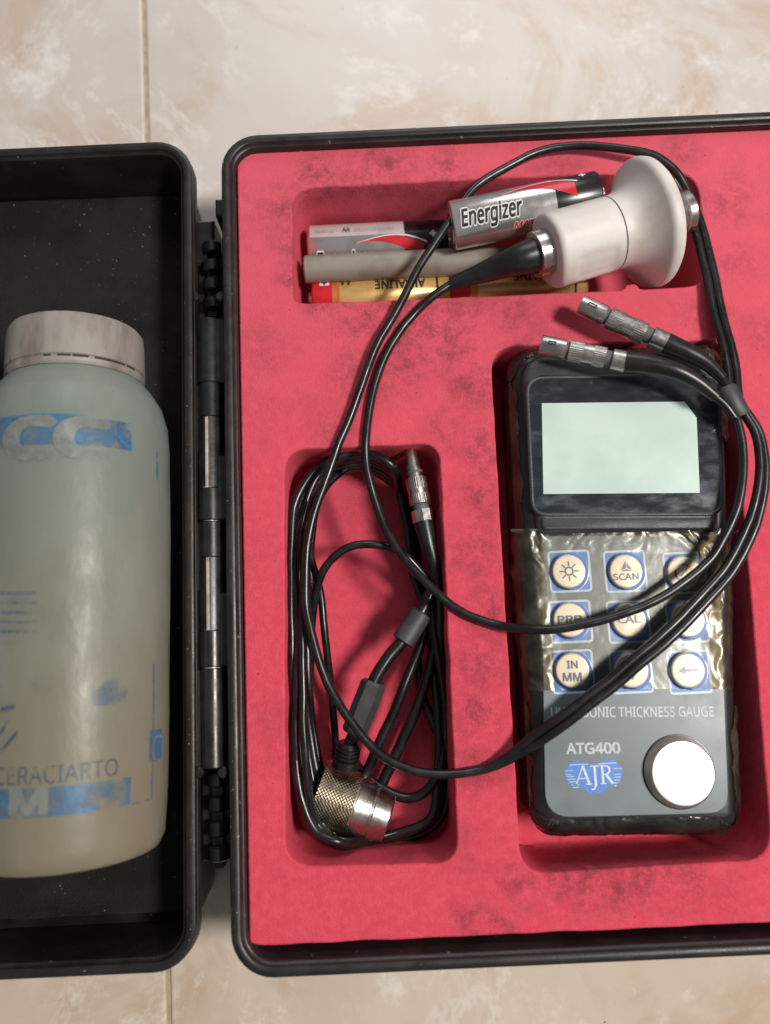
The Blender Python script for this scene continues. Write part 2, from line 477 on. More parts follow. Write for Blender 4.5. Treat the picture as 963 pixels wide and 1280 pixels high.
def tape_material(name, tint, amount, haze):
    m = bpy.data.materials.new(name); m.use_nodes = True; N = m.node_tree.nodes; L = m.node_tree.links
    for n in list(N):
        if n.type != 'OUTPUT_MATERIAL': N.remove(n)
    out = [n for n in N if n.type == 'OUTPUT_MATERIAL'][0]
    tr = N.new('ShaderNodeBsdfTransparent'); tr.inputs[0].default_value = (*tint, 1)
    gl = N.new('ShaderNodeBsdfGlossy'); gl.inputs['Roughness'].default_value = .24; gl.inputs[0].default_value = (.75, .73, .68, 1)
    df = N.new('ShaderNodeBsdfDiffuse'); df.inputs[0].default_value = (.34, .30, .23, 1)
    tc = N.new('ShaderNodeTexCoord')
    n1 = N.new('ShaderNodeTexNoise'); n1.inputs['Scale'].default_value = 190; n1.inputs['Detail'].default_value = 4; n1.inputs['Distortion'].default_value = 1.2
    L.new(tc.outputs['Object'], n1.inputs['Vector'])
    bp = N.new('ShaderNodeBump'); bp.inputs['Strength'].default_value = .2; bp.inputs['Distance'].default_value = .0003
    L.new(n1.outputs['Fac'], bp.inputs['Height'])
    L.new(bp.outputs[0], gl.inputs['Normal']); L.new(bp.outputs[0], df.inputs['Normal'])
    n2 = N.new('ShaderNodeTexNoise'); n2.inputs['Scale'].default_value = 110; n2.inputs['Detail'].default_value = 5
    L.new(tc.outputs['Object'], n2.inputs['Vector'])
    r = N.new('ShaderNodeMapRange'); r.inputs['From Min'].default_value = .42; r.inputs['From Max'].default_value = .72
    r.inputs['To Min'].default_value = haze * .15; r.inputs['To Max'].default_value = haze; L.new(n2.outputs['Fac'], r.inputs['Value'])
    m1 = N.new('ShaderNodeMixShader'); L.new(r.outputs[0], m1.inputs[0]); L.new(tr.outputs[0], m1.inputs[1]); L.new(df.outputs[0], m1.inputs[2])
    fr = N.new('ShaderNodeFresnel'); fr.inputs['IOR'].default_value = 1.5; L.new(bp.outputs[0], fr.inputs['Normal'])
    fm = N.new('ShaderNodeMath'); fm.operation = 'MULTIPLY_ADD'; fm.inputs[1].default_value = 1.0; fm.inputs[2].default_value = amount; L.new(fr.outputs[0], fm.inputs[0])
    m2 = N.new('ShaderNodeMixShader'); L.new(fm.outputs[0], m2.inputs[0]); L.new(m1.outputs[0], m2.inputs[1]); L.new(gl.outputs[0], m2.inputs[2])
    L.new(m2.outputs[0], out.inputs[0])
    return m


tape_m = tape_material('clear_tape', (.95, .935, .90), .012, .08)
tape_old = tape_material('browned_tape', (.76, .64, .45), .03, .16)

# ------------------------------------------------------------------ the floor
gb = MB(); gb.box(-900, -900, -12, 900, 900, -.75)
floor = build('floor', gb, grout_m, None, False, kind='structure')
jx = W(183, 60, 0).x; jx2 = W(213, 1250, 0).x
TS = 600.0; G = .85
ga = math.atan2(jx2 - jx, W(183, 60, 0).y - W(213, 1250, 0).y)      # the joint is a little askew to the case
for ix in (-1, 0):
    for iy in (-2, -1, 0, 1):
        x0 = ix * TS + G; x1 = (ix + 1) * TS - G; y0 = iy * TS + G - 30; y1 = (iy + 1) * TS - G - 30
        t = MB()
        r = lambda d, z: [Matrix.Rotation(ga, 3, 'Z') @ Vector((x, y, 0)) + Vector(((jx + jx2) / 2, 0, z)) for (x, y) in
                          ((x0 + d, y0 + d), (x1 - d, y0 + d), (x1 - d, y1 - d), (x0 + d, y1 - d))]
        t.loft([r(0, -9), r(0, -.7), r(.25, -.2), r(.8, 0)])
        build('tile', t, tile_pale if iy >= 0 else tile_warm, floor, False)

# ------------------------------------------------------------------ the case
RIM = 50.0
xl = W(281.5, 690, RIM).x
yt = (W(323.8, 167, RIM).y + W(963, 137, RIM).y) / 2
yb = (W(329.5, 1224, RIM).y + W(963, 1197, RIM).y) / 2
xr = W(985, 160, RIM).x + 14
lx1 = W(243.5, 690, RIM).x
lyt = W(199, 175, RIM).y; lyb = W(224, 1217, RIM).y
lx0 = lx1 - (xr - xl)
case = thing('instrument_case', ((xl + xr) / 2, (yt + yb) / 2, 0),
             'open black plastic case with pink foam insert, lid laid flat on the tiles', 'case')


def tray(x0, y0, x1, y1, h, floor_z, r):
    q = lambda d, z: ring_z(rrect(x0 + d, y0 + d, x1 - d, y1 - d, max(r - d, .6)), z)
    t = MB()
    t.loft([q(8, 0), q(6.5, .6), q(5.6, 2), q(2.6, h - 9), q(2.3, h - 8), q(.5, h - 7.4), q(.1, h - 6.6), q(0, h - 4), q(.3, h - 3.2), q(.75, h - 2.9), q(.75, h - 2.5), q(.25, h - 2.1),
            q(.15, h - .9), q(.5, h - .25), q(1.1, h), q(2.4, h), q(2.9, h - .3), q(3.2, h - 1), q(3.6, h - 1.4), q(4.0, h - 1.6), q(4.3, h - 2.4), q(5.5, floor_z + 2), q(7.5, floor_z)])
    return t


build('base_shell', tray(xl, yb, xr, yt, RIM, 3, 12), black, case)
lid = build('lid_shell', tray(lx0, lyb, lx1, lyt, RIM, 22, 12), black, case, label='shallow lid half opened out flat')

# latch tab under the lid's lower edge
la = W(186, 1224, 30)
t = MB(); t.box(la.x - 46, lyb - 1.2, 24, la.x, lyb + 3, 40, .5)
build('latch', t, black, case)

# foam in the lid: a sheet with a curled lower edge
lf = MB(); n_, m_ = 70, 100
fx0, fx1, fy0, fy1 = lx0 + 6, lx1 - 5.6, lyb + 9.5, lyt - 6
ver = []
for j in range(m_ + 1):
    for i in range(n_ + 1):
        x = fx0 + (fx1 - fx0) * i / n_; y = fy0 + (fy1 - fy0) * j / m_
        z = 28 + .7 * noise.noise((x * .03, y * .03, 1)) + .25 * noise.noise((x * .2, y * .2, 5))
        d = y - fy0
        curl = 4.5 * math.exp(-(d / 3.5) ** 2) * math.exp(-((x - (lx1 - 42)) / 17) ** 2)
        if j == 0: y += .8 * noise.noise((x * .05, 3, 3)) + 1.2 * math.exp(-((x - (lx1 - 42)) / 17) ** 2)
        ver.append((x, y, z + curl))
fa = [(j * (n_ + 1) + i, j * (n_ + 1) + i + 1, (j + 1) * (n_ + 1) + i + 1, (j + 1) * (n_ + 1) + i) for j in range(m_) for i in range(n_)]
base = len(ver)
edge = [i for i in range(n_ + 1)] + [j * (n_ + 1) + n_ for j in range(1, m_ + 1)] + [m_ * (n_ + 1) + i for i in range(n_ - 1, -1, -1)] + [j * (n_ + 1) for j in range(m_ - 1, 0, -1)]
for e in edge: ver.append((ver[e][0], ver[e][1], ver[e][2] - 5.5))
for k in range(len(edge)):
    k2 = (k + 1) % len(edge); fa.append((edge[k2], edge[k], base + k, base + k2))
lf.add(ver, fa)
build('lid_foam', lf, lid_foam_m, case, True, 50)


# pink foam insert with its three cut pockets
CASE_AT = case.location.copy()
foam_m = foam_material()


def wobble(p, a, seed):
    return [v + Vector((noise.noise((v.x * .12, v.y * .12, seed)), noise.noise((v.x * .12, v.y * .12, seed + 9)), 0)) * a for v in p]


def pocket(px, rads, seed): return wobble(resample(round_poly([W(a, b, FOAM) for (a, b) in px], rads, 10), 1.3), .28, seed)


pk_batt = pocket([(365, 236), (640, 222), (872, 214), (884, 357), (800, 361), (796, 354), (783, 355), (780, 362), (600, 370), (384, 379), (366, 377)],
                 [8, 30, 9, 7, 1, .8, .8, 1, 30, 4, 3], 1)
pk_coil = pocket([(356, 562), (549, 555), (573, 1079), (357, 1083)], [8, 6, 7, 8], 2)
pk_gauge = pocket([(613, 433), (912, 425), (966, 1074), (652, 1092)], [9, 8, 9, 7], 3)
outer = wobble(resample(round_poly([W(290, 186, FOAM), (xr - 5, W(290, 186, FOAM).y + .5), (xr - 5, W(640, 1169, FOAM).y), (W(302, 1181, FOAM).x, W(640, 1168, FOAM).y)], [9, 9, 9, 6], 6), 2.0), .25, 4)
# the left edge leans with the case wall; keep the insert inside it
outer = [Vector((max(p.x, xl + 4.6), min(p.y, yt - 4.2), 0)) for p in outer]
fo = MB(); E1 = .55
hol = [pk_batt, pk_coil, pk_gauge]
flat = [ring_z(inset(outer, E1), FOAM)] + [ring_z(inset(h, -E1), FOAM) for h in hol]
tri = tessellate_polygon(flat)
fo.add([p for l in flat for p in l], [tuple(t_) for t_ in tri])
fo.loft([ring_z(inset(outer, E1), FOAM), ring_z(inset(outer, .15), FOAM - .2), ring_z(outer, FOAM - .7), ring_z(outer, 6)], False, True)
PF = 18.0
for k, h in enumerate(hol):
    ins = .9
    rs = [ring_z(inset(h, -E1), FOAM), ring_z(inset(h, -.15), FOAM - .18), ring_z(h, FOAM - .7)]
    for q in range(1, 6):
        zz = FOAM - .7 - (FOAM - .7 - PF - 1) * q / 5
        rs.append(ring_z(wobble(inset(h, ins * q / 5), .35, 20 + q), zz))
    rs.append(ring_z(inset(h, ins + 1.2), PF))
    fo.loft(rs, False, True)
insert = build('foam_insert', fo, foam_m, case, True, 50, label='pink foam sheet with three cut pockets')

# hinge between lid and base
hg = MB()
hx = (W(263, 640, 44).x); HZ = 43.0
yy = [W(262, v, HZ + 4).y for v in (395, 477, 567, 650, 740, 835, 962)]
slots = {1: (.48, 1.0), 2: (.0, .50), 3: (.52, 1.0), 4: (.0, .50)}
hinge = build('hinge', (lambda t: (t.box(lx1 - 2, W(262, 1086, HZ).y, 30, xl + 2.3, W(262, 302, HZ).y, 35.5, .6), t)[1])(MB()), black, case, label='knuckled hinge joining lid and base')
for k in range(6):
    a, b = yy[k], yy[k + 1]
    g = MB(); d = -1
    L_ = abs(b - a); R_ = 4.1
    s0, s1 = slots.get(k, (2, 2))
    def seg(u0, u1, cut):
        if u1 - u0 < .3: return
        if not cut:
            g.lathe([(u0 + .12, R_ - .35), (u0 + .4, R_), (u1 - .4, R_), (u1 - .12, R_ - .35)], (hx, a, HZ), (0, -1, 0), 28)
        else:
            for rr in (R_,):
                g.lathe([(u0, rr), (u1, rr)], (hx, a, HZ), (0, -1, 0), 24, arc=(.17, 2 * pi - .17), cap=False)
            g.box(hx - R_ - .2, a - u1, HZ - 4, hx - R_ + .9, a - u0, HZ + .5)
    if s0 > 1: seg(0, L_, False)
    else:
        seg(0, s0 * L_, False); seg(s0 * L_, s1 * L_, True); seg(s1 * L_, L_, False)
    side = 1 if k % 2 == 0 else -1                                  # leaf plate to the base or to the lid
    if side > 0: g.box(hx, b + .25, HZ - 3, xl + 2.0, a - .25, HZ + 2.7, .5)
    else: g.box(lx1 - 2.0, b + .25, HZ - 3, hx, a - .25, HZ + 2.7, .5)
    build('knuckle', g, black_gloss, hinge)
p = MB(); p.lathe([(0, 2.9), (abs(yy[6] - yy[0]) - 2, 2.9)], (hx, yy[0] - 1, HZ), (0, -1, 0), 20)
build('hinge_pin', p, pin_m, hinge)
for (a, b) in ((302, 395), (962, 1086)):                            # ribbed ends of the hinge, lower than the knuckles
    ya, yb_ = W(262, a, 38).y, W(262, b, 38).y; n = 4; g = MB()
    for q in range(n):
        u0 = ya + (yb_ - ya) * (q + .08) / n; u1 = ya + (yb_ - ya) * (q + .7) / n
        g.lathe([(0, 2.6), (.4, 3.1), (abs(u1 - u0) - .4, 3.1), (abs(u1 - u0), 2.6)], (hx, u0, 37.5), (0, -1, 0), 20)
    g.box(hx - 1.5, yb_, 33, hx + 1.5, ya, 38)
    build('hinge_rib', g, black_gloss, hinge)
for (px, py, sx) in ((243, 372, -1), (277, 372, 1), (248, 965, -1), (279.5, 965, 1)):
    g = MB(); o_ = W(px, py, 46)
    g.lathe([(0, 1.7), (2.4, 1.7), (2.9, 1.2)], (o_.x, o_.y, 44.5), (0, 0, 1), 16)
    build('stop_boss', g, black, hinge)
g = MB(); o_ = W(276, 257, 44); g.box(o_.x - 1.8, o_.y - 3.5, 30, xl + 2.6, o_.y + 2.5, 44, .6)
build('hinge_lug', g, black, hinge)
g = MB(); o_ = W(254, 285, 40); g.box(lx1 - 2.5, o_.y - 12, 20, o_.x + 3.2, o_.y + 4, 38, .8)
build('hinge_lug', g, black_gloss, hinge)

# ------------------------------------------------------------------ the bottle lying in the lid
BR = 27.0; BZ = 28.6 + BR
ba = W(88, 1090, BZ); bb = W(97, 383, BZ)
by0 = W(60, 1091, BZ + 17).y; by1 = W(97, 383, BZ + 20).y
def bx(y): return ba.x + (bb.x - ba.x) * (y - ba.y) / (bb.y - ba.y)
bax = Vector((bx(by1) - bx(by0), by1 - by0, 0)); BL = bax.length; bax.normalize()
bo = Vector((bx(by0), by0, BZ))
bperp = Vector((bax.y, -bax.x, 0))
bottle = thing('squeeze_bottle', bo - Vector((0, 0, BR)), 'cloudy plastic bottle with blue print lying in the black lid', 'bottle')
capH = 15.0
def br(s):                                                       # outline of the bottle along its length
    sh = BL - capH
    pts = [(0, 21.5), (1.2, 23.6), (4, 25.0), (9, 25.4), (16, 25.8), (40, 26.4), (75, 27.0), (sh - 22, 27.0), (sh - 15, 26.5), (sh - 9, 24.9), (sh - 4.5, 22.2), (sh - 1.2, 19.4), (sh, 17.4)]
    for (a, b) in zip(pts, pts[1:]):
        if s <= b[0]:
            u = (s - a[0]) / (b[0] - a[0]); return a[1] + (b[1] - a[1]) * u
    return pts[-1][1]
dent = lambda s_, th: 1 + .012 * noise.noise((s_ * .035, cos(th) * 1.3, sin(th) * 1.3)) + .004 * noise.noise((s_ * .12, cos(th) * 4, sin(th) * 4 + 3))
t = MB(); prof = [(-.0, 2), (-.0, 18.5), (.2, 20.6)] + [(s_, br(s_)) for s_ in [.6, 1.2, 2.2, 4, 6, 9, 12, 16] + [16 + (BL - capH - 38) * k / 14 for k in range(1, 15)] + [BL - capH - d for d in (19, 17, 15, 12, 9, 7, 4.5, 3, 1.2, 0)]] + [(BL - 3, 18)]
t.lathe(prof, bo, bax, 72, rf=lambda s_, th: dent(s_, th) if s_ > .3 else 1)
body = build('body', t, bottle_m, bottle, True, 50)
t = MB(); c0 = BL - capH
def ridge(s_, th): return 1 + .004 * (1 if int(th / (2 * pi) * 90) % 2 else 0) + .004 * noise.noise((cos(th) * 6, sin(th) * 6, s_))
CK = .945
t.lathe([(a_, b_ * CK) for (a_, b_) in [(c0 - .8, 18.3), (c0 - .8, 20.2), (c0, 20.8), (c0 + .9, 20.9), (c0 + 1.2, 20.4), (c0 + 1.7, 20.4), (c0 + 2.0, 20.9), (c0 + 6, 20.8), (c0 + 11, 20.7), (c0 + 13.6, 20.4), (c0 + 14.7, 19.6), (c0 + 15, 18.2), (c0 + 14.6, 17.2), (c0 + 14.5, 3)]], bo, bax, 90, rf=ridge)
cap = build('cap', t, cap_m, bottle, True, 30)


rnd = random.Random(5)
for k in range(9):
    a0 = rnd.uniform(-1.3, 1.3); a1 = a0 + rnd.uniform(.05, .28)
    t = MB(); t.lathe([(c0 + 1.1, 20.5 * CK), (c0 + 1.7, 20.62 * CK)], bo, bax, 10, cap=False, arc=(a0, a1)); build('grime_line', t, grime_m, cap)


def on_bottle(px, py):
    """where the photograph's pixel meets the bottle: (distance along, angle round from the top, + to the right)"""
    d = (RC @ Vector(((px - CX) / FPX, -(py - CY) / FPX, -1.0))).normalized(); o = CAM - bo
    dd = d - bax * d.dot(bax); oo = o - bax * o.dot(bax); R_ = BR - .4
    A = dd.dot(dd); B = 2 * dd.dot(oo); C_ = oo.dot(oo) - R_ * R_; D = B * B - 4 * A * C_
    tt = (-B - math.sqrt(max(D, 0))) / (2 * A); q = o + d * tt; s_ = q.dot(bax); q = q - bax * s_
    return s_, math.atan2(q.dot(bperp), q.z)


def bottle_pt(s_, th, lift=.12):
    # same wobble as the body so that the print hugs it
    tl = math.atan2(-sin(th), cos(th)) % (2 * pi)
    u = Vector((0, 0, 1)); q = bax.cross(u)
    sg = -1 if q.dot(bperp) < 0 else 1
    thl = th * sg
    r = br(s_) * dent(s_, thl) + lift
    return bo + bax * s_ + (u * cos(thl) + q * sin(thl)) * r


def print_patch(px0, px1, py0, py1, ref, lift=.14):
    """a band of print from pixel column px0 to px1; its upper and lower edge are read at column ref"""
    s0 = on_bottle(ref, py1)[0]; s1 = on_bottle(ref, py0)[0]; t0 = on_bottle(px0, (py0 + py1) / 2)[1]; t1 = on_bottle(px1, (py0 + py1) / 2)[1]
    n = max(2, int(abs(t1 - t0) / .06)); m = max(2, int(abs(s1 - s0) / 2.0)); g = MB()
    g.add([bottle_pt(s0 + (s1 - s0) * j / m, t0 + (t1 - t0) * i / n, lift) for j in range(m + 1) for i in range(n + 1)],
          [(j * (n + 1) + i, j * (n + 1) + i + 1, (j + 1) * (n + 1) + i + 1, (j + 1) * (n + 1) + i) for j in range(m) for i in range(n)])
    return g


def print_text(body_, pxr, py, wmm, hmm, lift, bold=0.0, right=True):
    s0, t1 = on_bottle(pxr, py); v, f = text_fit(body_, wmm, hmm, bold); v, f = slice2d(v, f, 1.2, None)
    g = MB(); x0 = -wmm if right else 0
    g.add([bottle_pt(s0 + p.y, t1 + (p.x + x0) / BR, lift + p.z) for p in v], f); return g


build('printed_band', print_patch(-14, 163, 521, 556, 90), blue_worn, body)
build('printed_band', print_patch(146, 163, 528, 562, 155, .2), blue_worn, body)
build('printed_band', print_patch(-14, 112, 517, 522, 70, .22), blue_worn, body)
build('printed_letters', print_text('CC', 140, 579, 29, 12.4, .26, .06), pale_worn, body)
for (a, b, c_, d_, e_) in ((193.5, 195.5, 565, 600, 194), (192.0, 194.0, 830, 1000, 193), (168, 191, 1001, 1004, 180)):
    build('printed_line', print_patch(a, b, c_, d_, e_), blue_worn, body)
build('printed_letters', print_text('CERACIARTO', 149, 969, 31.5, 4.3, .16, 0), dark_worn, body)
build('printed_band', print_patch(-25, 166, 984, 1021, 68), blue_worn, body)
build('printed_letters', print_text('E M', 60, 1019, 20, 7.2, .24, .05), pale_worn, body)
build('printed_band', print_patch(189, 204, 913, 953, 193), blue_worn, body)
build('printed_letters', print_text('C', 203, 951, 5.0, 7.4, .24, .0), pale_worn, body)
build('printed_smudge', print_patch(116, 160, 850, 881, 140), blue_thin, body)
build('printed_wash', print_patch(-14, 120, 842, 880, 60, .1), blue_wash, body)
build('printed_wash', print_patch(-14, 60, 742, 806, 30, .1), blue_wash, body)
g = MB()
for k in range(5):
    y = 744 + k * 12
    for q in range(6):
        a = -8 + q * 9; s0, t0 = on_bottle(max(a, -10), y); g.add([bottle_pt(s0, t0), bottle_pt(s0, t0 + .07), bottle_pt(s0 + .9, t0 + .07), bottle_pt(s0 + .9, t0)], [(0, 1, 2, 3)])
build('printed_small_lines', g, blue_thin, body, kind='stuff')
for (x0, y0, x1, y1) in ((-6, 950, 21, 918), (-6, 928, 10, 904), (0, 890, 18, 886)):
    g = MB(); s0, t0 = on_bottle(x0, y0); s1, t1 = on_bottle(x1, y1)
    g.add([bottle_pt(s0 + (s1 - s0) * k / 4 + e, t0 + (t1 - t0) * k / 4) for k in range(5) for e in (0, 1.1)], [(2 * k, 2 * k + 1, 2 * k + 3, 2 * k + 2) for k in range(4)])
    build('printed_stroke', g, dark_worn, body)


# ------------------------------------------------------------------ batteries (built along +x, label centre facing +z)
BAT_R = 7.75; BAT_L = 48.6


def wrap(v, f, x0, th0, r, stepy=.9):
    """wrap flat print round a cell: x along it, y round it (th0 in mm of arc from the top)"""
    v, f = slice2d(v, f, None, stepy); g = MB()
    g.add([(x0 + p.x, -sin((th0 - p.y) / BAT_R) * (r + p.z), cos((th0 - p.y) / BAT_R) * (r + p.z)) for p in v], f); return g


def grid2(x0, y0, x1, y1, fx=None):
    n = 24; v = []; f = []
    for i in range(n + 1):
        u = i / n; x = x0 + (x1 - x0) * u; a, b = fx(u) if fx else (y0, y1); v += [Vector((x, a, 0)), Vector((x, b, 0))]
    f = [(2 * i, 2 * i + 2, 2 * i + 3, 2 * i + 1) for i in range(n)]
    return v, f


def silver_cell(a, b, spin, label, extra):
    """a is the flat end, b the button end (world mm)"""
    d = (b - a); d.normalize()
    root = thing('silver_battery', a, label, 'battery', 'silver and black cells in the foam pocket')
    rot = Matrix((d, Vector((0, 0, 1)).cross(d).normalized(), d.cross(Vector((0, 0, 1)).cross(d).normalized()))).transposed() @ Matrix.Rotation(spin, 3, 'X')
    root.rotation_euler = rot.to_euler()
    B = lambda n_, g_, m_, par=root: build(n_, g_, m_, par, True, 35, local=True)
    g = MB(); g.lathe([(.35, 5.6), (.35, 7.1), (.6, 7.55), (1.0, BAT_R), (33.5, BAT_R)], n=48); can = B('can', g, silver_l)
    g = MB(); g.lathe([(33.5, BAT_R), (47.6, BAT_R), (48.2, 7.4), (48.5, 6.3), (48.4, 5.6)], n=48); B('dark_label_end', g, black_l)
    g = MB(); g.lathe([(0, 4.6), (0, 5.4), (.4, 5.9)], n=32); B('flat_terminal', g, tin)
    g = MB(); g.lathe([(48.3, 5.4), (48.5, 5.2), (48.6, 2.9), (50.0, 2.7), (50.3, 2.2)], n=28); B('button_terminal', g, tin)
    TB = ((4.2, 5.0, 5.8, 6.3, 6.4, 6.0, 4.9, 3.4), (4.1, 4.5, 4.7, 4.4, 3.6, 2.2, .4, -1.5))
    def at(k, u): q = min(u * 7, 6.999); i = int(q); return TB[k][i] + (TB[k][i + 1] - TB[k][i]) * (q - i)
    sw = grid2(15, 0, 40, 0, lambda u: (at(1, u), at(0, u))); B('red_swoosh', wrap(sw[0], sw[1], 0, 0, BAT_R + .07), red_l, can)
    sw = grid2(17, 0, 41, 0, lambda u: (at(0, u) + .02, at(0, u) + .15 + .5 * u)); B('pale_swoosh', wrap(sw[0], sw[1], 0, 0, BAT_R + .08), ink_white, can)
    for (bold, r_, m_, nm) in ((.085, .05, ink_white, 'lettering_outline'), (.03, .12, ink_black, 'lettering')):
        v, f, bb_ = text2d('Energizer', bold, .22); k = 29.5 / 4.35
        B(nm, wrap([Vector((p.x * k * .80, p.y * k * 1.30, p.z)) for p in v], f, 2.6, 3.4, BAT_R + r_), m_, can)
    for (bold, r_, m_, nm) in ((.07, .06, ink_white, 'lettering_outline'), (.03, .11, red_l, 'lettering')):
        v, f, bb_ = text2d('MAX', bold, .3); k = 3.4
        B(nm, wrap([Vector((p.x * k * 1.15, p.y * k, p.z)) for p in v], f, 19, 7.4, BAT_R + r_), m_, can)
    v, f = text_fit('+', 2.4, 2.4, .05); B('plus_sign', wrap(v, f, 42, -5.2, BAT_R + .08), ink_white, can)
    if extra:                                                     # pale strip of small print round the back
        sw = grid2(1.2, 6.9, 33.3, 17.5); B('pale_strip', wrap(sw[0], sw[1], 0, 0, BAT_R + .06), white_l, can)
        v, f = text_fit('AA', 2.7, 2.4, .02); B('lettering', wrap(v, f, 12.3, -8.3, BAT_R + .1), ink_black, can)
        v, f = text_fit('LR6 MN1500', 6.2, 1.5, .0); B('lettering', wrap(v, f, 3.0, -8.3, BAT_R + .1), ink_grey, can)
        v, f = text_fit('BATTERY 1.5V ALKALINE', 13.5, 1.5, .0); B('lettering', wrap(v, f, 16.5, -8.3, BAT_R + .1), ink_grey, can)
    return root


zb = PF + BAT_R + .2
A0 = W(384, 303, zb + 5); A0.z = zb
A1 = A0 + Vector((1, W(560, 297, zb).y - W(384, 303, zb).y, 0)).normalized()
A1 = A0 + (Vector((1, .0, 0)))
silver_cell(A0, A0 + Vector((1, 0.004, 0)) * BAT_L, radians(50), 'silver battery lying lowest, left end of the pocket, half hidden by the grey rod', True)
b0 = W(563, 283, 45); b1 = W(738, 247, 48)
silver_cell(b0, b0 + (b1 - b0).normalized() * BAT_L, radians(8), 'tilted silver battery with big black lettering, propped against the white probe', False)


def gold_cell(x, y, z, label):
    root = thing('gold_battery', (x, y, z), label, 'battery', 'gold and red cells along the pocket edge')
    root.rotation_euler = (radians(-22), 0, 0)
    B = lambda n_, g_, m_, par=root: build(n_, g_, m_, par, True, 35, local=True)
    g = MB(); g.lathe([(11, BAT_R), (47.6, BAT_R), (48.2, 7.4), (48.5, 6.2)], n=48); can = B('can', g, gold_l)
    g = MB(); g.lathe([(1.4, 5.8), (1.5, 7.0), (1.9, 7.5), (2.4, BAT_R), (8.5, BAT_R)], n=48); B('red_label_end', g, red_l)
    g = MB(); g.lathe([(8.5, BAT_R), (11, BAT_R)], n=48, cap=False); B('label_fade', g, orange_l)
    g = MB(); g.lathe([(0, 2.3), (.2, 2.7), (1.5, 2.8), (1.5, 5.6), (1.7, 6.0)], n=28); B('button_terminal', g, tin)
    g = MB(); g.lathe([(48.3, 6.0), (48.8, 5.6), (48.8, 3)], n=28); B('flat_terminal', g, tin)
    # print reads from the other side: turned half a turn
    def turned(v, x1, y1): return [Vector((x1 - p.x, y1 - p.y, p.z)) for p in v]
    v, f = text_fit('AA', 4.2, 2.9, .02); B('lettering', wrap(turned(v, 15.2, 1.0), f, 0, 0, BAT_R + .08), ink_black, can)
    v, f = text_fit('ALKALINE', 17, 3.2, .03); B('lettering', wrap(turned(v, 40, -.6), f, 0, 0, BAT_R + .08), ink_black, can)
    v, f = grid2(4.3, -1.6, 7.6, .8); B('plus_patch', wrap(v, f, 0, 0, BAT_R + .08), ink_white, can)
    v, f = text_fit('+', 1.9, 1.9, .06); B('plus_sign', wrap(turned(v, 6.9, .5), f, 0, 0, BAT_R + .13), ink_black, can)
    v, f = grid2(43.6, -9, 44.3, 9); B('dark_line', wrap(v, f, 0, 0, BAT_R + .08), ink_black, can)
    return root


orange_l = M('orange_label', (.62, .17, .05), .28, .3, c2=(.68, .25, .07), s=200)
gy = W(480, 366, zb + 3).y
g1 = W(385, 366, zb + 4).x
cell = gold_cell(g1, gy, zb, 'gold and red battery at the left of the lower pocket edge, upside-down print')
c2_ = copy_tree(cell); c2_.location = Vector((W(556, 362, zb + 4).x, gy + .8, zb)) * S
c2_['label'] = 'gold and red battery mostly hidden under the white probe and its black boot'

# the grey rod in the valley between the cells
ra = W(381, 340, 33); rb_ = W(668, 335, 33); rz = 34.6
t = MB(); ln = (rb_ - ra).length
t.lathe([(0, 3.2), (.1, 4.1), (.6, 4.6), (ln - .6, 4.6), (ln, 4.1)], (ra.x, ra.y, rz), (1, .004, 0), 32)
rod = build('grey_rod', t, rod_m, None, label='plain grey plastic rod lying between the silver and the gold batteries', cat='rod')
# ------------------------------------------------------------------ the gauge
GT = 49.0
gauge = thing('thickness_gauge', W(782, 740, PF), 'dark handheld ultrasonic thickness gauge wrapped in crinkled clear tape', 'gauge')
out_px = [(634, 437), (905, 430), (926, 1041), (664, 1044)]
gout = resample(round_poly([W(a, b, 45) for (a, b) in out_px], [10, 10, 8, 8], 10), 1.6)
gb_ = MB(); q = lambda d, z: ring_z(inset(gout, d), z)
gb_.loft([q(4, PF + .3), q(2, PF + 1), q(1, PF + 4), q(.7, 30), q(.9, 31), q(.9, 31.6), q(.4, 32.2), q(0, 38), q(.1, 42), q(.5, 44.5), q(1.4, 46.6), q(2.6, 48), q(4.0, 48.7), q(5.4, GT)])
build('body', gb_, side_m, gauge, True, 60)
# screen housing: raised head section
hp = resample(round_poly([W(a, b, 50) for (a, b) in [(651, 445), (894, 437), (898, 664), (672, 668)]], [9, 9, 1, 1], 8), 1.6)
t = MB(); q2 = lambda d, z: ring_z(inset(hp, d), z)
t.loft([q2(-.6, 47.5), q2(-.2, 49.4), q2(.3, 50.3), q2(1.2, 50.8), q2(2.2, 51.0)])
head = build('screen_housing', t, gauge_m, gauge, True, 60)
HT = 51.0
wp = resample(round_poly([W(a, b, HT) for (a, b) in [(660, 473), (898, 470), (901, 641), (668, 642)]], [5, 5, 4, 4], 8), 1.2)
t = MB(); q3 = lambda d, z: ring_z(inset(wp, d), z)
t.loft([q3(-1.0, HT - .05), q3(-.8, HT + .25), q3(-.1, HT + .3), q3(.25, HT + .05)], False, False)
build('window_bezel', t, gauge_m, head, True, 60)
t = MB(); t.loft([q3(.2, HT - .1), q3(.2, HT + .1)])
build('window', t, glass_m, head, False)
lp = [W(a, b, HT + .15) for (a, b) in [(677.5, 504), (856, 502), (871, 522), (875, 616), (679.5, 617.5)]]
t = MB(); t.loft([ring_z(lp, HT + .08), ring_z(lp, HT + .16)])
build('display', t, lcd_m, head, False)
bar = resample(round_poly([W(a, b, HT) for (a, b) in [(676, 648), (893, 647), (893, 662), (678, 663)]], .8, 4), 1.2)
t = MB(); t.loft([ring_z(bar, HT - .1), ring_z(inset(bar, .1), HT + .4), ring_z(inset(bar, .6), HT + .6)])
build('ridge', t, gauge_m, head, True, 60)

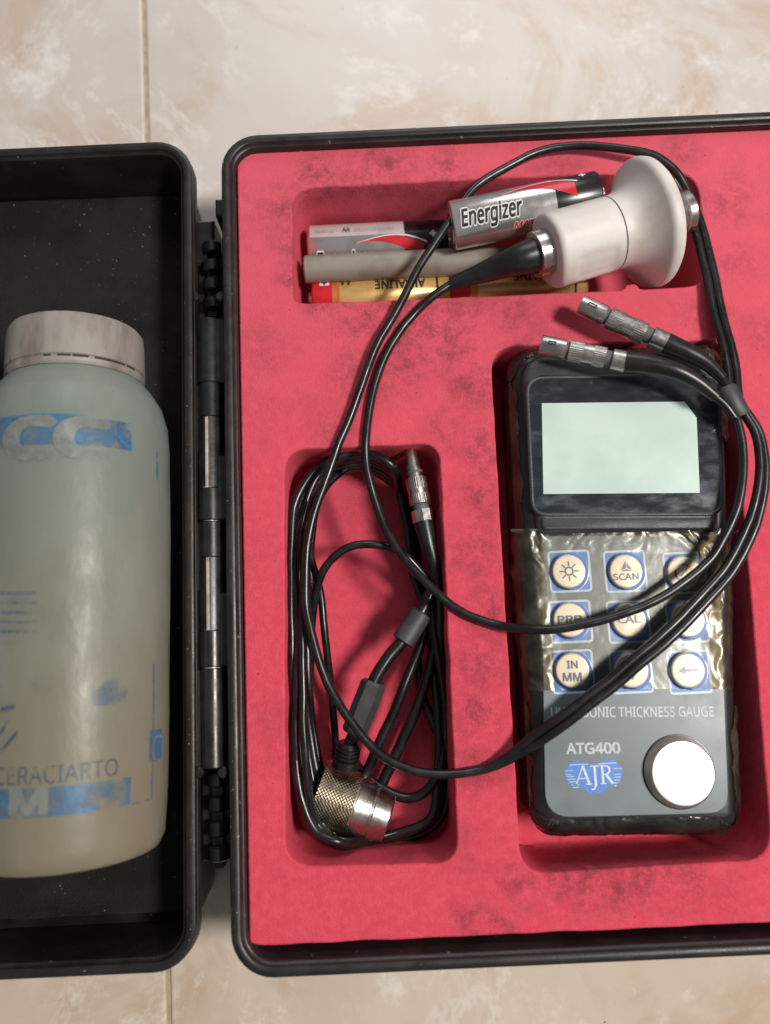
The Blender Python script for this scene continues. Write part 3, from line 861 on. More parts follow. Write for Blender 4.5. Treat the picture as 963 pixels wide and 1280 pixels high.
pp = resample(round_poly([W(a, b, GT) for (a, b) in [(676, 670), (897, 667), (911, 1016), (682, 1022)]], [1, 1, 6, 7], 8), 1.6)
t = MB(); t.loft([ring_z(pp, GT - .2), ring_z(pp, GT + .1), ring_z(inset(pp, .12), GT + .18)])
plate = build('keypad_plate', t, plate_m, gauge, True, 30)
PZ = GT + .18


def flat_poly(pts, z, z0=None):
    t_ = MB(); z0 = z - .08 if z0 is None else z0
    t_.loft([ring_z(pts, z0), ring_z(pts, z)]); return t_


def circle(c, r, n=40): return [Vector((c.x + r * cos(2 * pi * k / n), c.y + r * sin(2 * pi * k / n), 0)) for k in range(n)]


def put_text(body_, a, b, h, z, bold=0.0, shear=0.0):
    """lettering from pixel a to pixel b along its foot, h pixels tall"""
    A, B_ = W(*a, z), W(*b, z); w_ = (B_ - A).length; d = (B_ - A).normalized(); n = Vector((-d.y, d.x, 0))
    v, f = text_fit(body_, w_, h * .238, bold, shear); g_ = MB()
    g_.add([A + d * p.x + n * p.y + Vector((0, 0, p.z)) for p in v], f); return g_


def stroke(pts, w_, z):
    g_ = MB(); pts = [Vector((p[0], p[1], z)) for p in pts]
    for k_, (a, b) in enumerate(zip(pts, pts[1:])):
        d = (b - a).normalized(); n = Vector((-d.y, d.x, 0)) * w_ / 2; a = a + Vector((0, 0, .003 * (k_ % 3))); b = b + Vector((0, 0, .003 * (k_ % 3)))
        g_.add([a - n - d * w_ * .2, b - n + d * w_ * .2, b + n + d * w_ * .2, a + n - d * w_ * .2], [(0, 1, 2, 3)])
    return g_


KEYS = [(712.5, 714, 711.5, 714, 'sun'), (782, 714, 783, 714, 'scan'), (856.5, 716, 855, 716, 'off'),
        (713.5, 777, 713, 775, 'prb'), (786, 777, 787, 775, 'cal'), (859.5, 777, 860.5, 775, 'blank'),
        (716, 839.5, 716, 838, 'inmm'), (789, 839.5, 790, 838, 'down'), (862, 840, 860.5, 838, 'left')]
KH = .7
discs = []
for (sx_, sy_, dx, dy, sym) in KEYS:
    c = W(sx_, sy_, PZ); hw = 6.25
    sq = resample(rrect(c.x - hw, c.y - hw, c.x + hw, c.y + hw, 1.0, 5), 1.0)
    key = build('key', flat_poly(sq, PZ + .05), key_line, gauge, False)
    build('blue_square', flat_poly(inset(sq, .65), PZ + .10), blue_m, key, False)
    c = W(dx, dy, PZ + KH); r_ = 4.85; discs.append(c)
    t = MB(); t.lathe([(0, r_ + .1), (KH - .25, r_), (KH - .07, r_ - .18), (KH, r_ - .5)], (c.x, c.y, PZ), (0, 0, 1), 44)
    build('key_top', t, key_m, key, True, 40)
    z = PZ + KH + .06; g = MB()
    if sym == 'sun':
        rr = [Vector((c.x + cos(2 * pi * k / 24) * 1.15, c.y + sin(2 * pi * k / 24) * 1.15, z)) for k in range(25)]
        s_ = stroke(rr, .45, z); g.add(s_.v, s_.f)
        for k in range(8):
            a = 2 * pi * k / 8; s_ = stroke([(c.x + cos(a) * 1.55, c.y + sin(a) * 1.6), (c.x + cos(a) * 2.75, c.y + sin(a) * 2.75)], .4, z); g.add(s_.v, s_.f)
    elif sym == 'scan':
        g.add([(c.x - 1.6, c.y + .25, z), (c.x + .05, c.y + .9, z), (c.x + .05, c.y + 3.2, z)], [(0, 1, 2)])
        g.add([(c.x + .35, c.y + 2.6, z), (c.x + .35, c.y + .9, z), (c.x + 1.7, c.y + .25, z)], [(0, 1, 2)])
        g.add([(c.x - 1.5, c.y + .05, z), (c.x + 1.5, c.y + .05, z), (c.x + .1, c.y + .65, z)], [(0, 1, 2)])
        s_ = put_text('SCAN', (dx - 16, dy + 11.5), (dx + 16, dy + 10.5), 8.2, z, .02); g.add(s_.v, s_.f)
    elif sym == 'off':
        rr = [Vector((c.x + cos(a) * 2.5, c.y + sin(a) * 2.5, z)) for a in [radians(q_) for q_ in range(20, 341, 12)]]
        s_ = stroke(rr, .5, z); g.add(s_.v, s_.f)
        s_ = stroke([(c.x - .9, c.y - 1.0), (c.x + 1.3, c.y + 1.6)], .5, z); g.add(s_.v, s_.f)
    elif sym == 'prb': s_ = put_text('PRB', (dx - 15.5, dy + 4.5), (dx + 15.5, dy + 3.5), 9.5, z, .03); g.add(s_.v, s_.f)
    elif sym == 'cal': s_ = put_text('CAL', (dx - 14.5, dy + 4.5), (dx + 14.5, dy + 3.5), 9.5, z, .03); g.add(s_.v, s_.f)
    elif sym == 'inmm':
        s_ = put_text('IN', (dx - 7, dy - 2), (dx + 7, dy - 2.6), 9.5, z, .03); g.add(s_.v, s_.f)
        s_ = put_text('MM', (dx - 12, dy + 14), (dx + 12, dy + 13.4), 10.5, z, .03); g.add(s_.v, s_.f)
    elif sym in ('down', 'left'):
        rot_ = (lambda x, y: (c.x + x, c.y + y)) if sym == 'left' else (lambda x, y: (c.x + y, c.y + x))
        s_ = stroke([rot_(-.9, 0), rot_(2.9, 0)], .85, z); g.add(s_.v, s_.f)
        g.add([(*rot_(-2.9, 0), z), (*rot_(-.8, -1.25), z), (*rot_(-.8, 1.25), z)], [(0, 1, 2)])
    if g.v: build('key_symbol', g, key_ink, key, False)

build('lettering', put_text('ULTRASONIC THICKNESS GAUGE', (689, 897), (893, 896), 12.5, PZ + .06, .022), print_w, plate, False)
build('lettering', put_text('ATG400', (708, 943), (776, 942), 13.5, PZ + .06, .03), print_w, plate, False)
# round blue emblem made of three lobes with pale letters and bars
lc = W(742.5, 969, PZ)
mm = lambda dx, dy: Vector((lc.x + dx * .238, lc.y + dy * .238, 0))
g = MB()
for k, (dx, dy, r_) in enumerate(((-19, 2, 15.5), (19, 2, 15.5), (0, -4, 17.5))):
    s_ = flat_poly(circle(mm(dx, dy), r_ * .238), PZ + .05 + .004 * k, PZ - .02); g.add(s_.v, s_.f)
s_ = flat_poly([mm(-19, 14), mm(-19, -12), mm(19, -12), mm(19, 14), mm(6, 12), mm(0, 9), mm(-6, 12)][::-1], PZ + .062, PZ - .02); g.add(s_.v, s_.f)
logo = build('emblem', g, logo_m, plate, False)
g = MB(); z = PZ + .1
zc = [0]
def bar_(x0, y0, x1, y1, w_):
    zc[0] += 1; s2 = stroke([mm(x0, y0), mm(x1, y1)], w_ * .238, z + .003 * (zc[0] % 9)); g.add(s2.v, s2.f)
# A
bar_(-22, -10, -12.5, 11, 1.4); bar_(-12.5, 11, -6, -10, 3.0); bar_(-18.5, -3, -9, -3, 1.2); bar_(-25, -10, -18.5, -10, 1.1); bar_(-10, -10, -3, -10, 1.1)
# J
bar_(1.5, 10, 1.5, -12, 2.8); bar_(1.5, -12, -1, -16, 1.7); bar_(-1, -16, -4, -16, 1.6); bar_(-3.5, 10.5, 6, 10.5, 1.1)
# R
bar_(10.5, 10, 10.5, -10, 2.8); bar_(10.5, 10.2, 16, 10.2, 1.3); bar_(16, 10.2, 19, 8, 2.0); bar_(19, 8, 19, 3.5, 2.6); bar_(19, 3.5, 16, .5, 2); bar_(16, .5, 10.5, .5, 1.2); bar_(14.5, .5, 21.5, -10, 2.8); bar_(7, -10, 14, -10, 1.1); bar_(7, 10.5, 12, 10.5, 1.1); bar_(20.5, -10, 25, -10, 1.1)
for k in range(6):
    y = -13 + k * 3.2
    if k < 5: bar_(-33 + abs(k - 3.5) * 2.0, y, -20 - (4 - k) * -.3 - k * .9, y, .8); bar_(23.5 + k * .3, y, 33 - abs(k - 3.5) * 2.0, y, .8)
bar_(-28, 13, -6, 13, .9); bar_(6, 13, 28, 13, .9); bar_(-34, 6.5, -25, 6.5, .8); bar_(-34, 2, -27, 2, .8); bar_(24, 6.5, 34, 6.5, .8)
build('emblem_letters', g, logo_w, logo, False)

# the round metal pick-up face
tc_ = W(850, 965, PZ + .8)
t = MB(); t.lathe([(0, 10.3), (.25, 10.3), (.3, 10.1)], (tc_.x, tc_.y, GT + .05), (0, 0, 1), 56)
build('probe_seat', t, black_gloss, gauge, True, 40)
t = MB(); t.lathe([(0, 9.95), (.7, 9.9), (1.0, 9.75), (3.5, 8.65)], (tc_.x, tc_.y, PZ - .05), (0, 0, 1), 64, cap=False)
disc = build('probe_disc', t, bevel_m, gauge, True, 30)
t = MB(); t.lathe([(3.40, 8.67), (3.52, 8.63), (3.56, 8.4), (3.57, 4), (3.57, .05)], (tc_.x, tc_.y, PZ - .05), (0, 0, 1), 64)
build('disc_face', t, steel_bright, disc, True, 20)


# crinkled clear tape: a sheet draped over the keypad and down the sides
def surf(p):
    """height of the gauge under a point"""
    d = 1e9
    for i in range(len(gout)):
        a = gout[i]; b = gout[(i + 1) % len(gout)]; ab = b - a
        u = max(0, min(1, (p - a).dot(ab) / max(ab.length_squared, 1e-9))); d = min(d, (p - (a + ab * u)).length)
    return d


def crease(x, y, seed, k):
    v = 0
    for (f_, a_) in ((.13, 1.0), (.36, .45), (.9, .10)):
        n_ = noise.noise((x * f_ * k + 2.3 * noise.noise((y * .09, x * .09, seed)), y * f_ * k * .8, seed)); v += a_ * (1 - abs(n_) * 2.2)
    return v


gl_top, gr_top = W(639, 664, 45), W(912, 664, 45)
gl_bot, gr_bot = W(656, 862, 45), W(916, 862, 45)
nx, ny = 150, 110; g = MB(); ver = []; brown = []
for j in range(ny + 1):
    v_ = j / ny; Lp = gl_top.lerp(gl_bot, v_); Rp = gr_top.lerp(gr_bot, v_)
    for i in range(nx + 1):
        u = i / nx; uu = -0.012 + 1.024 * u
        p = Lp.lerp(Rp, uu); d0 = (p - Lp).dot((Rp - Lp).normalized()); wd = (Rp - Lp).length; d_ = min(d0, wd - d0)
        if d_ > 5.4: z = GT + .3
        elif d_ > 0: z = GT + .3 - 4.3 * ((5.4 - d_) / 5.4) ** 2
        else: z = GT - 4.0 + d_ * 7
        ce = 0.0
        e_side = max(0, 1 - d_ / 11); e_top = max(0, 1 - v_ * 6.5)
        rgt = max(0, 1 - (wd - d0) / 20) * max(0, 1 - abs(v_ - .28) * 2.2)
        amp = .06 + .6 * e_side + .6 * e_top + 1.2 * rgt; marg = e_side > .25 or rgt > .22 or e_top > .75
        z += amp * (.55 + .6 * crease(p.x, p.y, 3, 1.0))
        for c in discs:
            q_ = (Vector((p.x, p.y, 0)) - Vector((c.x, c.y, 0))).length
            if q_ < 6.2: z = max(z, PZ + KH + .14 - max(0, (q_ - 4.95)) * 1.1)
        if v_ < .02: z = max(z, GT + .9)
        if d_ < 0:
            nn = (Rp - Lp).normalized(); p = p + nn * (1.2 if d0 < 0 else -1.2) * min(1, -d_ * .2) + nn * 1.5 * noise.noise((p.y * .22, z * .3, 8)) * (1 if d0 < 0 else -1)
        if j == ny: p = p + Vector((0, .9 * noise.noise((p.x * .11, 4, 4)) + .35 * noise.noise((p.x * .6, 4, 9)) + .012 * (p.x - Lp.x), 0))
        ver.append((p.x, p.y, z)); brown.append(marg)
g.add(ver, [(j * (nx + 1) + i, j * (nx + 1) + i + 1, (j + 1) * (nx + 1) + i + 1, (j + 1) * (nx + 1) + i) for j in range(ny) for i in range(nx)])
ct = build('clear_tape', g, tape_m, gauge, True, 80, label='clear tape stretched over the keys')
ct.data.materials.append(tape_old)
for f_ in ct.data.polygons: f_.material_index = 1 if brown[f_.vertices[0]] else 0


def edge_tape(i0, i1, d0, d1, z0, z1, seed, amp, name='edge_tape', m_=None):
    """a strip of old tape folded over the shoulder of the gauge between two outline points"""
    N = len(gout); ii = list(range(i0, i1 + 1)); nw = 26; g_ = MB(); ver_ = []
    sub = 4
    for k in range((len(ii) - 1) * sub + 1):
        a = ii[k // sub] % N; b = (a + 1) % N; u = (k % sub) / sub
        pa, pb = gout[a], gout[b]; p_ = pa.lerp(pb, u)
        t_ = gout[(a + 2) % N] - gout[a - 1]; t_.normalize(); nrm = Vector((-t_.y, t_.x, 0))
        tp_ = min(1, k / (4 * sub), ((len(ii) - 1) * sub - k) / (4 * sub)); ragged = -(1 - tp_) * max(0, d1 - .6) + 1.1 * tp_ * noise.noise((p_.x * .22, p_.y * .22, seed)) + .5 * noise.noise((p_.x * .8, p_.y * .8, seed))
        for w_ in range(nw + 1):
            s_ = w_ / nw; d = d0 + (d1 + ragged - d0) * s_
            # follow the shoulder: same profile as the body
            prof_ = [(-.2, 40), (0, 42), (.5, 44.5), (1.4, 46.6), (2.6, 48), (4.0, 48.7), (5.4, GT), (20, GT)]
            if s_ < .35: z_ = z0 + (44.5 - z0) * s_ / .35; dd_ = .1
            else:
                dd_ = .5 + (d1 + ragged - .5) * (s_ - .35) / .65; z_ = GT
                for (pa_, pb_) in zip(prof_, prof_[1:]):
                    if pa_[0] <= dd_ <= pb_[0]: z_ = pa_[1] + (pb_[1] - pa_[1]) * (dd_ - pa_[0]) / (pb_[0] - pa_[0])
            q_ = p_ + nrm * dd_
            c_ = amp * (.5 + .5 * crease(q_.x * 1.3, q_.y * 1.3 + z_ * .6, seed, 1.5)); edge_up = .25
            q_ = q_ - nrm * (c_ * .6 if s_ < .6 else 0)
            ver_.append((q_.x, q_.y, z_ + edge_up + (c_ if s_ > .2 else 0)))
    m2 = (len(ii) - 1) * sub
    g_.add(ver_, [(k * (nw + 1) + w_, k * (nw + 1) + w_ + 1, (k + 1) * (nw + 1) + w_ + 1, (k + 1) * (nw + 1) + w_) for k in range(m2) for w_ in range(nw)])
    return build(name, g_, m_ or tape_old, gauge, True, 80)


def near(px, py):
    p_ = W(px, py, 45); return min(range(len(gout)), key=lambda k: (gout[k] - Vector((p_.x, p_.y, 0))).length)


def span(a, b):
    i0, i1 = near(*a), near(*b)
    if i1 < i0: i1 += len(gout)
    return i0, i1


# outline runs counter-clockwise seen from above: right side goes up, left side goes down
edge_tape(*span((700, 437), (634, 480)), 0, 3.6, 36, 0, 11, .7)
edge_tape(*span((634, 480), (648, 800)), 0, 1.8, 34, 0, 12, .35)
edge_tape(*span((648, 800), (660, 1010)), 0, 1.2, 36, 0, 13, .3)
edge_tape(*span((660, 1010), (920, 1030)), 0, 5.2, 40, 0, 14, .6, m_=tape_m)
edge_tape(*span((920, 1030), (922, 880)), 0, 3.2, 38, 0, 15, .6)
edge_tape(*span((907, 560), (840, 432)), 0, 5.0, 40, 0, 16, .8)


# ------------------------------------------------------------------ connectors and cables
def connector(parent, a, b, boot_pts, boot_r, slim=False, k=1.0):
    """metal plug from a (mouth) to b (collar end), rubber boot after it"""
    d = (b - a); L_ = d.length; d.normalize()
    P_ = lambda pr: [(t_ * L_, r_ * k) for (t_, r_) in pr]
    if slim: tip = [(0, 1.3), (.01, 1.55), (.05, 1.75), (.28, 2.15), (.42, 2.3)]
    else: tip = [(0, 2.5), (.0, 2.9), (.015, 3.1), (.29, 3.1), (.30, 2.9)]
    g_ = MB(); g_.lathe(P_(tip), a, d, 32); plug = build('plug', g_, nickel, parent, True, 30)
    if not slim:
        g_ = MB(); u = Vector((0, 0, 1)); u = (u - d * u.dot(d)).normalized(); q_ = d.cross(u)
        for (x_, y_) in ((.12, -.9), (.12, .9)):
            g_.add([a + d * L_ * (x_ + dx) + u * 3.2 * k * cos(y_ / 6 + e) + q_ * 3.2 * k * sin(y_ / 6 + e) for (dx, e) in ((-.035, -.05), (.05, -.05), (.05, .05), (-.035, .05))], [(0, 1, 2, 3)])
        for x_ in (.085, .165):
            g_.add([a + d * L_ * (x_ + dx) + u * 3.2 * k * cos(e) + q_ * 3.2 * k * sin(e) for (dx, e) in ((-.008, -.2), (.008, -.2), (.008, .0), (-.008, .0), (.008, .2), (-.008, .2))], [(0, 1, 3, 2), (2, 3, 4, 5)])
        build('latch_mark', g_, ink_black, plug, False)
    g_ = MB(); g_.lathe(P_([(.30, 2.5), (.335, 2.5)]), a, d, 32); build('groove', g_, seam_m, plug)
    s_ = .40 if slim else .335
    g_ = MB(); kn = lambda t_, th: 1 + (.022 if int(th / (2 * pi) * 64) % 2 else 0) * (1 if (int(t_ / L_ * 60) % 2 == 0) else .6)
    e_ = .76
    pr = [(s_, 3.0)] + [(s_ + (.16) * q_ / 8, 3.15) for q_ in range(9)]
    g_.lathe(P_(pr), a, d, 128, rf=kn); build('knurled_ring', g_, nickel, plug, True, 20)
    g_ = MB(); g_.lathe(P_([(s_ + .16, 3.05), (e_ - .14, 3.05)]), a, d, 32); build('sleeve', g_, nickel, plug)
    g_ = MB(); pr = [(e_ - .14 + .13 * q_ / 7, 3.15) for q_ in range(8)] + [(e_, 2.9)]
    g_.lathe(P_(pr), a, d, 128, rf=kn); build('knurled_ring', g_, nickel, plug, True, 20)
    g_ = MB(); g_.lathe(P_([(e_, 2.45), (.83, 2.45)]), a, d, 32); build('groove', g_, seam_m, plug)
    g_ = MB(); g_.lathe(P_([(.83, 2.7), (.835, 3.2), (.99, 3.2), (1.0, 3.0)]), a, d, 8 if slim else 32); build('collar', g_, nickel, plug, True, 20)
    bp_ = spline([b - d * .3] + boot_pts, 1.0); n_ = len(bp_)
    rr = [boot_r[0] + (boot_r[1] - boot_r[0]) * min(1, (i / (n_ - 1)) ** 1.2) for i in range(n_)]
    g_ = MB(); g_.tube(bp_, rr, 20); build('boot', g_, boot_m, plug)
    return plug


# white probe with its cable
pa, pb = W(683, 315, 54), W(803, 281, 51)
pax = (pb - pa).normalized(); pl = (pb - pa).length
probe = thing('white_probe', pa, 'white trumpet-shaped probe with a wide flange, its black twin cable ending in two metal plugs', 'probe')


def squarish(t_, th):
    s4 = .06 * max(0, cos(4 * th)) * max(0, min(1, (pl * .62 - t_) / 3))
    # pressed flat pad on the lower right of the grip
    pad = 0
    if 5 < t_ < pl * .58:
        e = min(t_ - 5, pl * .58 - t_) / 1.2; a = abs((th - 1.15 + pi) % (2 * pi) - pi)
        if a < .42: pad = .05 * min(1, e) * min(1, (.42 - a) / .1)
    return 1 + s4 * .6 - pad


t = MB()
prof = [(0, 9.6), (.2, 10.6), (.8, 11.2), (1.6, 11.5)] + [(1.6 + k * (pl * .64 - 1.6) / 22, 11.5 - .1 * k / 22) for k in range(1, 23)]
t.lathe(prof, pa, pax, 72, rf=squarish); grip = build('grip', t, white_pl, probe, True, 40)
t = MB(); s0 = pl * .64; t.lathe([(s0, 11.3), (s0 + .5, 11.3)], pa, pax, 56); build('seam', t, seam_m, grip)
t = MB(); s0 += .5; fl = []
for k in range(25):
    u = k / 24; fl.append((s0 + u * (pl - s0 - 1.0), 11.4 + 8.2 * u ** 2.6))
fl += [(pl - .3, 20.0), (pl + .9, 20.25), (pl + 2.2, 19.9), (pl + 3.2, 18.9), (pl + 3.6, 17.5), (pl + 3.7, 8)]
t.lathe(fl, pa, pax, 80); build('flange', t, white_pl, probe, True, 50)
t = MB(); t.lathe([(-4.2, 6.6), (-4.0, 7.1), (-.6, 7.3), (.2, 7.3)], pa, pax, 40); build('ferrule', t, steel, probe)
t = MB(); t.lathe([(pl + 3.0, 6.6), (pl + 12.5, 6.6), (pl + 12.9, 6.4), (pl + 13.2, 6.8), (pl + 15.6, 6.8), (pl + 16, 6.3)], pa, pax, 40); build('metal_tip', t, steel, probe, True, 30)
be = W(563, 355, 49)
bp_ = spline([pa - pax * 4.0, pa - pax * 9, pa.lerp(be, .62) + Vector((0, .2, 0)), be], 1.0); n_ = len(bp_)
t = MB(); t.tube(bp_, [5.6 - 3.7 * (i / (n_ - 1)) ** .9 for i in range(n_)], 24); build('boot', t, boot_m, probe)

CR = 1.33
Z0 = FOAM + 1.2
p1 = spline([be + (W(570, 353, 49) - be) * .5] + [Wp(q_) for q_ in [(541, 371, Z0 + 1.2), (519, 392, Z0), (498, 420, Z0), (481, 449, Z0), (469, 479, Z0), (462, 510, Z0), (458, 545, Z0), (461, 590, Z0 - 1), (474, 640, Z0 - 2), (500, 692, Z0 - 1.5), (536, 733, Z0), (580, 766, Z0 + .3), (620, 781, Z0 + 1.5), (662, 787, 54.0), (710, 784, 56), (760, 774, 57), (810, 755, 57.5), (851, 731, 57.5), (890, 696, 57), (913, 656, 57), (926, 618, 57), (930, 580, 57), (926, 540, 57.0), (915, 505, 57)]])
t = MB(); t.tube(p1, CR, 12); build('cable', t, rubber, probe)
main = [Wp(q_) for q_ in [(925, 505, 55), (921, 470, 53.6), (913, 430, 51.5), (902, 385, 50), (892, 335, 48.5), (881, 292, 47.5), (866, 250, 48), (846, 215, 50), (818, 195, 51), (790, 187, 51), (755, 183, 50), (715, 182, 49.2), (672, 190, 49), (632, 210, 49), (595, 233, 49.2), (564, 272, 49.2), (535, 318, 49), (513, 356, 49), (493, 395, 49), (472, 431, 49), (448, 492, 48.6), (430, 542, 48), (408, 600, 47.5), (391, 650, 47), (383, 700, 46.5), (383, 755, 46), (393, 805, 46), (411, 855, 46), (437, 902, 46.5), (472, 942, 47), (515, 962, 47.4), (560, 968, 47.4), (605, 961, 47.5), (648, 944, 50), (690, 918, 54), (735, 884, 56), (780, 847, 57), (825, 810, 57.5), (872, 764, 57.2), (912, 719, 56.5), (941, 668, 56.3), (955, 618, 56.3), (957, 575, 56.3), (949, 540, 56.3), (932, 512, 56.6)]]
mp_ = spline(main)
t = MB(); t.tube(mp_, CR, 12); build('cable', t, rubber, probe)
# the second core of the twin cable: beside the first where the photograph shows both
def sub_path(a, b):
    A_, B_ = Wp(a), Wp(b); i0 = min(range(len(mp_)), key=lambda k: (mp_[k] - A_).length); i1 = min(range(len(mp_)), key=lambda k: (mp_[k] - B_).length)
    return mp_[min(i0, i1):max(i0, i1) + 1]
t = MB()
lower = sub_path((605, 961, 47.5), (932, 512, 56.6)); ramp_ = lambda i, n: min(1, i / 14)
bs_ = beside(lower, 2.35); bs_ = [lower[i].lerp(bs_[i], min(ramp_(i, len(lower)), .35 + .65 * min(1, (len(lower) - 1 - i) / 30))) for i in range(len(lower))]
t.tube(bs_, CR, 12)
upper = mp_[:sub_path((925, 505, 53.5), (846, 215, 50)).__len__()]
bs2 = beside(upper, 2.2); bs2 = [q_ + Vector((0, 0, -.4)) for q_ in bs2]
t.tube(bs2, CR, 12)
build('cable', t, rubber, probe, label='second core of the twin cable')
c1 = connector(probe, W(676, 431, 56), W(783, 453, 59), [W(812, 456, 60.5), W(845, 464, 61.5), W(872, 478, 61), W(895, 496, 60)], (3.3, 1.7))
c2 = connector(probe, W(725, 381, 54.0), W(833, 429, 55.5), [W(858, 440, 56), W(882, 453, 56.2), W(904, 474, 56.8)], (3.2, 1.6))
t = MB(); t.tube(spline([W(892, 494, 60), W(906, 506, 59), W(918, 522, 58)]), CR, 12); build('cable', t, rubber, probe)
t = MB(); t.tube(spline([W(901, 471, 56.6), W(913, 488, 57), W(926, 512, 57)]), CR, 12); build('cable', t, rubber, probe)
t = MB(); t.tube([W(908, 483, 58.2), W(909.5, 486, 58.2), W(918, 502, 58), W(926.5, 517, 57.2), W(928, 520, 57.2)], [2.2, 2.55, 2.6, 2.55, 2.2], 24, (1.12, .72)); build('cable_sleeve', t, shrink, probe)

# ------------------------------------------------------------------ second probe, coiled in the tall pocket
CZ = PF + 10.0
ka = W(397, 990, CZ); kb = W(441.5, 1006, CZ); kc = W(486, 1024, CZ)
kax = (kb - ka).normalized(); kc = kb + kax * (kc - kb).length
coilp = thing('knurled_probe', Vector((kb.x, kb.y, PF)), 'knurled brass and steel probe with its black cable coiled in the tall pocket', 'probe')
kl = (kb - ka).length; R_ = 9.6
# diamond knurl: crossed ridges as real relief
nn_, mm_ = 416, 96; rings = []
a_ = kax; u_ = Vector((0, 0, 1)); u_ = (u_ - a_ * u_.dot(a_)).normalized(); q_ = a_.cross(u_)
for j in range(mm_ + 1):
    s_ = kl * j / mm_; ring = []
    for i in range(nn_):
        th = 2 * pi * i / nn_; k1 = (th * R_ / 1.15 + s_ / 1.15); k2 = (th * R_ / 1.15 - s_ / 1.15)
        h = .20 * (abs((k1 % 1) - .5) + abs((k2 % 1) - .5)) if 0 < j < mm_ else -.25
        ring.append(ka + a_ * s_ + (u_ * cos(th) + q_ * sin(th)) * (R_ + h))
    rings.append(ring)
t = MB(); t.loft(rings); kb_o = build('knurled_body', t, brass, coilp, True, 12)
tl = (kc - kb).length; tax = (kc - kb).normalized()
t = MB(); t.lathe([(-.3, 9.0), (-.1, 9.75), (.5, 9.7), (.7, 9.45), (tl * .45, 8.4), (tl * .47, 8.1), (tl * .52, 8.05), (tl * .55, 8.2), (tl - .5, 7.3), (tl, 6.9)], kb, tax, 56); build('steel_nose', t, steel, coilp, True, 25)
# strain relief
sa = W(432, 960, CZ + 6.5); sb = W(436, 932, CZ + 8); sd = (sb - sa).normalized(); sl = (sb - sa).length
pr = [(0, 4.0), (.4, 4.3), (sl * .38, 4.1)]
for k in range(3): x_ = sl * (.42 + .17 * k); pr += [(x_, 3.2), (x_ + .5, 3.2), (x_ + .6, 3.8), (x_ + 1.1, 3.8), (x_ + 1.2, 3.2)]
pr += [(sl + 1, 3.0)]
t = MB(); t.lathe(pr, sa, sd, 28); build('strain_relief', t, boot_m, coilp, True, 25)
ga_, gb2 = W(442, 918, CZ + 9), W(468, 852, CZ + 10)
t = MB(); t.tube([ga_, ga_.lerp(gb2, .06), ga_.lerp(gb2, .94), gb2], [2.8, 3.4, 3.4, 2.8], 6, (1.15, .8)); build('cable_joint', t, shrink, coilp, True, 20)
hs0, hs1 = W(503, 803, CZ + 9), W(527, 765, CZ + 8.5)
t = MB(); t.tube(spline([sb, ga_, gb2, W(486, 824, CZ + 9.5), hs0, hs1, W(540, 735, CZ + 8), W(548, 700, CZ + 4)]), 2.0, 14); build('cable', t, rubber, coilp)
t = MB(); t.tube([hs0, hs0.lerp(hs1, .04), hs0.lerp(hs1, .96), hs1], [2.4, 3.3, 3.3, 2.4], 22, (1.1, .85)); build('cable_sleeve', t, shrink, coilp)
connector(coilp, W(513, 562, 40), W(530, 653, 40), [W(536, 680, 40), W(543, 706, 39), W(547, 730, 38)], (3.1, 1.5), True, 1.02)
t = MB(); t.tube(spline([W(546.5, 726, 38.2), W(550, 760, 37), W(553, 830, 33), W(559, 900, 29), W(562, 970, 26), W(552, 1022, 24), W(518, 1046, 22.5), W(478, 1046, 21.5)]), 1.3, 12); build('cable', t, rubber, coilp)
t = MB(); t.tube(spline([W(545.5, 722, 38), W(540, 760, 34), W(548, 822, 36), W(556, 885, 32), W(559, 950, 27)]), 1.1, 12); build('cable', t, rubber, coilp)

rnd = random.Random(3)
turns = 6; coil = []
L0 = [(364, 840), (363, 760), (364, 690), (370, 632), (390, 592), (422, 572), (458, 569), (490, 583), (509, 618), (517, 670), (526, 720), (541, 770), (551, 840), (556, 910), (556, 975), (548, 1022)]
L1 = [(505, 1045), (460, 1056), (425, 1060), (398, 1042), (379, 1000), (368, 930)]
for k in range(turns):
    zl = 26 + 2.7 * k
    for i, (a, b) in enumerate(L0 + L1):
        j = rnd.uniform(-2, 2)
        if i < 5: a += 5.0 * (5 - k) + j
        elif i < 8: b += 3.6 * (5 - k) + j
        elif i < 16: a -= 1.6 * k + j
        elif i < 19: b -= 1.4 * k
        else: a += 5.2 * (5 - k) + j; b -= 3.2 * (5 - k)
        z = zl
        if 8 <= i < 18: z = 20.5 + 1.6 * k
        coil.append(W(a, b, z))
t = MB(); t.tube(spline(coil, 1.5), 1.45, 12); build('cable', t, rubber, coilp, label='coiled cable filling the pocket')
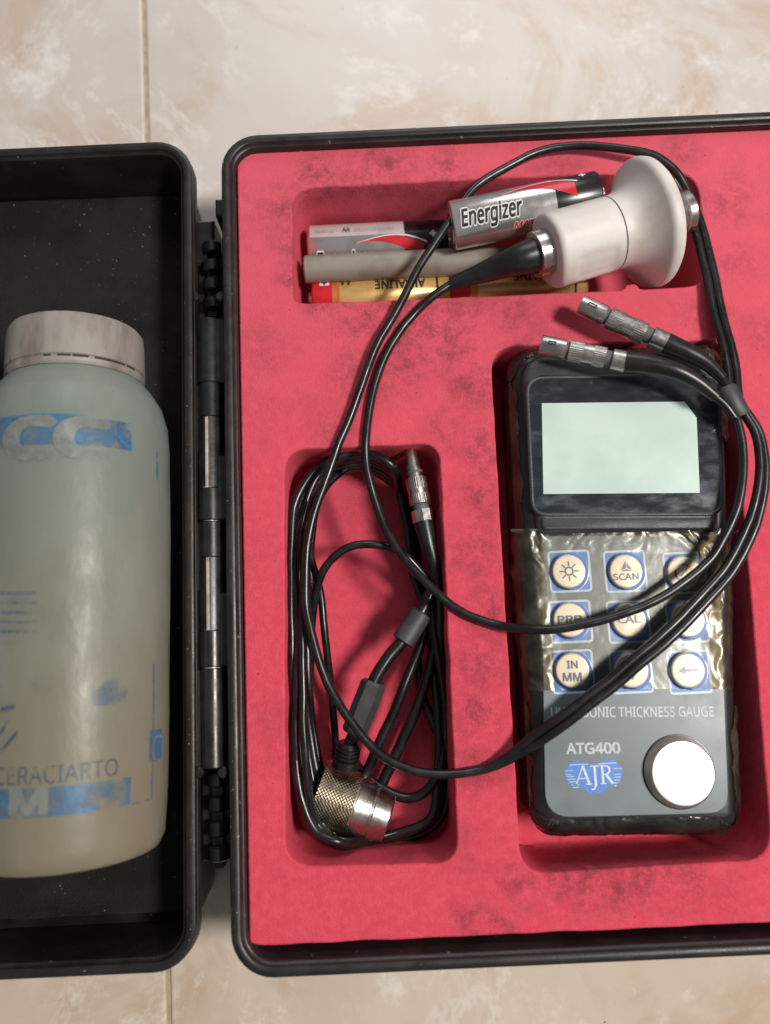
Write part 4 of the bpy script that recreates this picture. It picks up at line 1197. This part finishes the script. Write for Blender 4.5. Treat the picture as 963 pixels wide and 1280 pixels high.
for pts, r_ in (([(386, 900, 24), (388, 840, 27), (389, 790, 31), (394, 738, 37), (408, 706, 40), (434, 685, 41), (466, 680, 41), (496, 688, 40), (522, 712, 38), (543, 745, 35), (556, 800, 32)], 1.3),
                ([(392, 585, 24), (380, 630, 29), (388, 690, 32), (400, 745, 33), (407, 800, 32), (413, 850, 28), (418, 900, 24), (420, 950, 20)], 1.2),
                ([(440, 950, 22), (466, 978, 26), (485, 990, 27.5), (508, 997, 28), (530, 991, 28.5), (548, 968, 29), (553, 938, 28), (543, 905, 26), (528, 870, 25), (520, 820, 24)], 1.55),
                ([(476, 985, 24), (492, 950, 25), (512, 905, 27), (530, 860, 29), (545, 800, 30), (552, 750, 29), (553, 690, 26), (548, 640, 22)], 1.8),
                ([(455, 975, 27), (470, 940, 28), (488, 900, 29), (503, 865, 30), (515, 835, 30), (530, 795, 30), (543, 740, 28), (546, 690, 24), (540, 640, 21)], 1.6),
                ([(402, 1046, 30), (381, 1020, 36), (370, 940, 40), (371, 860, 41), (372, 790, 41), (368, 700, 39), (376, 640, 36), (398, 598, 31), (430, 575, 27), (465, 572, 23)], 1.2),
                ([(420, 1052, 30), (397, 1032, 37), (386, 985, 41), (380, 920, 43), (379, 850, 43), (377, 780, 42), (381, 700, 40), (390, 645, 37), (414, 602, 33), (446, 580, 29), (482, 584, 24)], 1.2)):
    t = MB(); t.tube(spline([Wp(q2) for q2 in pts]), r_, 12); build('cable', t, rubber, coilp)

# ------------------------------------------------------------------ crumbs of dust
rnd = random.Random(11)
g = MB()
def crumb(c, r_):
    vs2 = [Vector(c) + Vector((rnd.uniform(-1, 1), rnd.uniform(-1, 1), rnd.uniform(.1, 1))) * r_ for _ in range(4)]
    g.add(vs2, [(0, 1, 2), (0, 3, 1), (1, 3, 2), (0, 2, 3)])
for _ in range(330):
    x = rnd.uniform(lx1 - 65, lx1 - 6.5); y = rnd.uniform(lyb + 14, lyt - 8)
    crumb((x, y, 28.6 + .7 * noise.noise((x * .03, y * .03, 1))), rnd.choice([.12, .14, .16, .2, .3]))
for _ in range(60):
    crumb((lx1 - rnd.uniform(.6, 2.4), rnd.uniform(lyb + 8, lyt - 8), RIM), rnd.choice([.1, .14, .2]))
for _ in range(60):
    crumb((xl + rnd.uniform(.6, 2.4), rnd.uniform(yb + 8, yt - 8), RIM), rnd.choice([.1, .14, .2]))
build('dust', g, dust_m, None, False, kind='stuff', label='pale crumbs scattered over the black lid foam and rims', cat='dust')

g = MB()
for _ in range(420):
    px, py = rnd.uniform(295, 960), rnd.uniform(190, 1165); c_ = W(px, py, FOAM)
    if c_.x < xl + 6 or any(inside for inside in [sum(1 for i in range(len(h)) if (h[i].y > c_.y) != (h[i - 1].y > c_.y) and c_.x < (h[i - 1].x - h[i].x) * (c_.y - h[i].y) / (h[i - 1].y - h[i].y) + h[i].x) % 2 for h in hol]): continue
    crumb((c_.x, c_.y, FOAM), rnd.choice([.09, .11, .13, .18, .26]))
build('grit', g, M('dark_grit', (.05, .03, .03), .9, c2=(.35, .2, .2), s=700, lo=.45, hi=.55), None, False, kind='stuff', label='tiny dark grit and lint scattered over the pink foam', cat='grit')
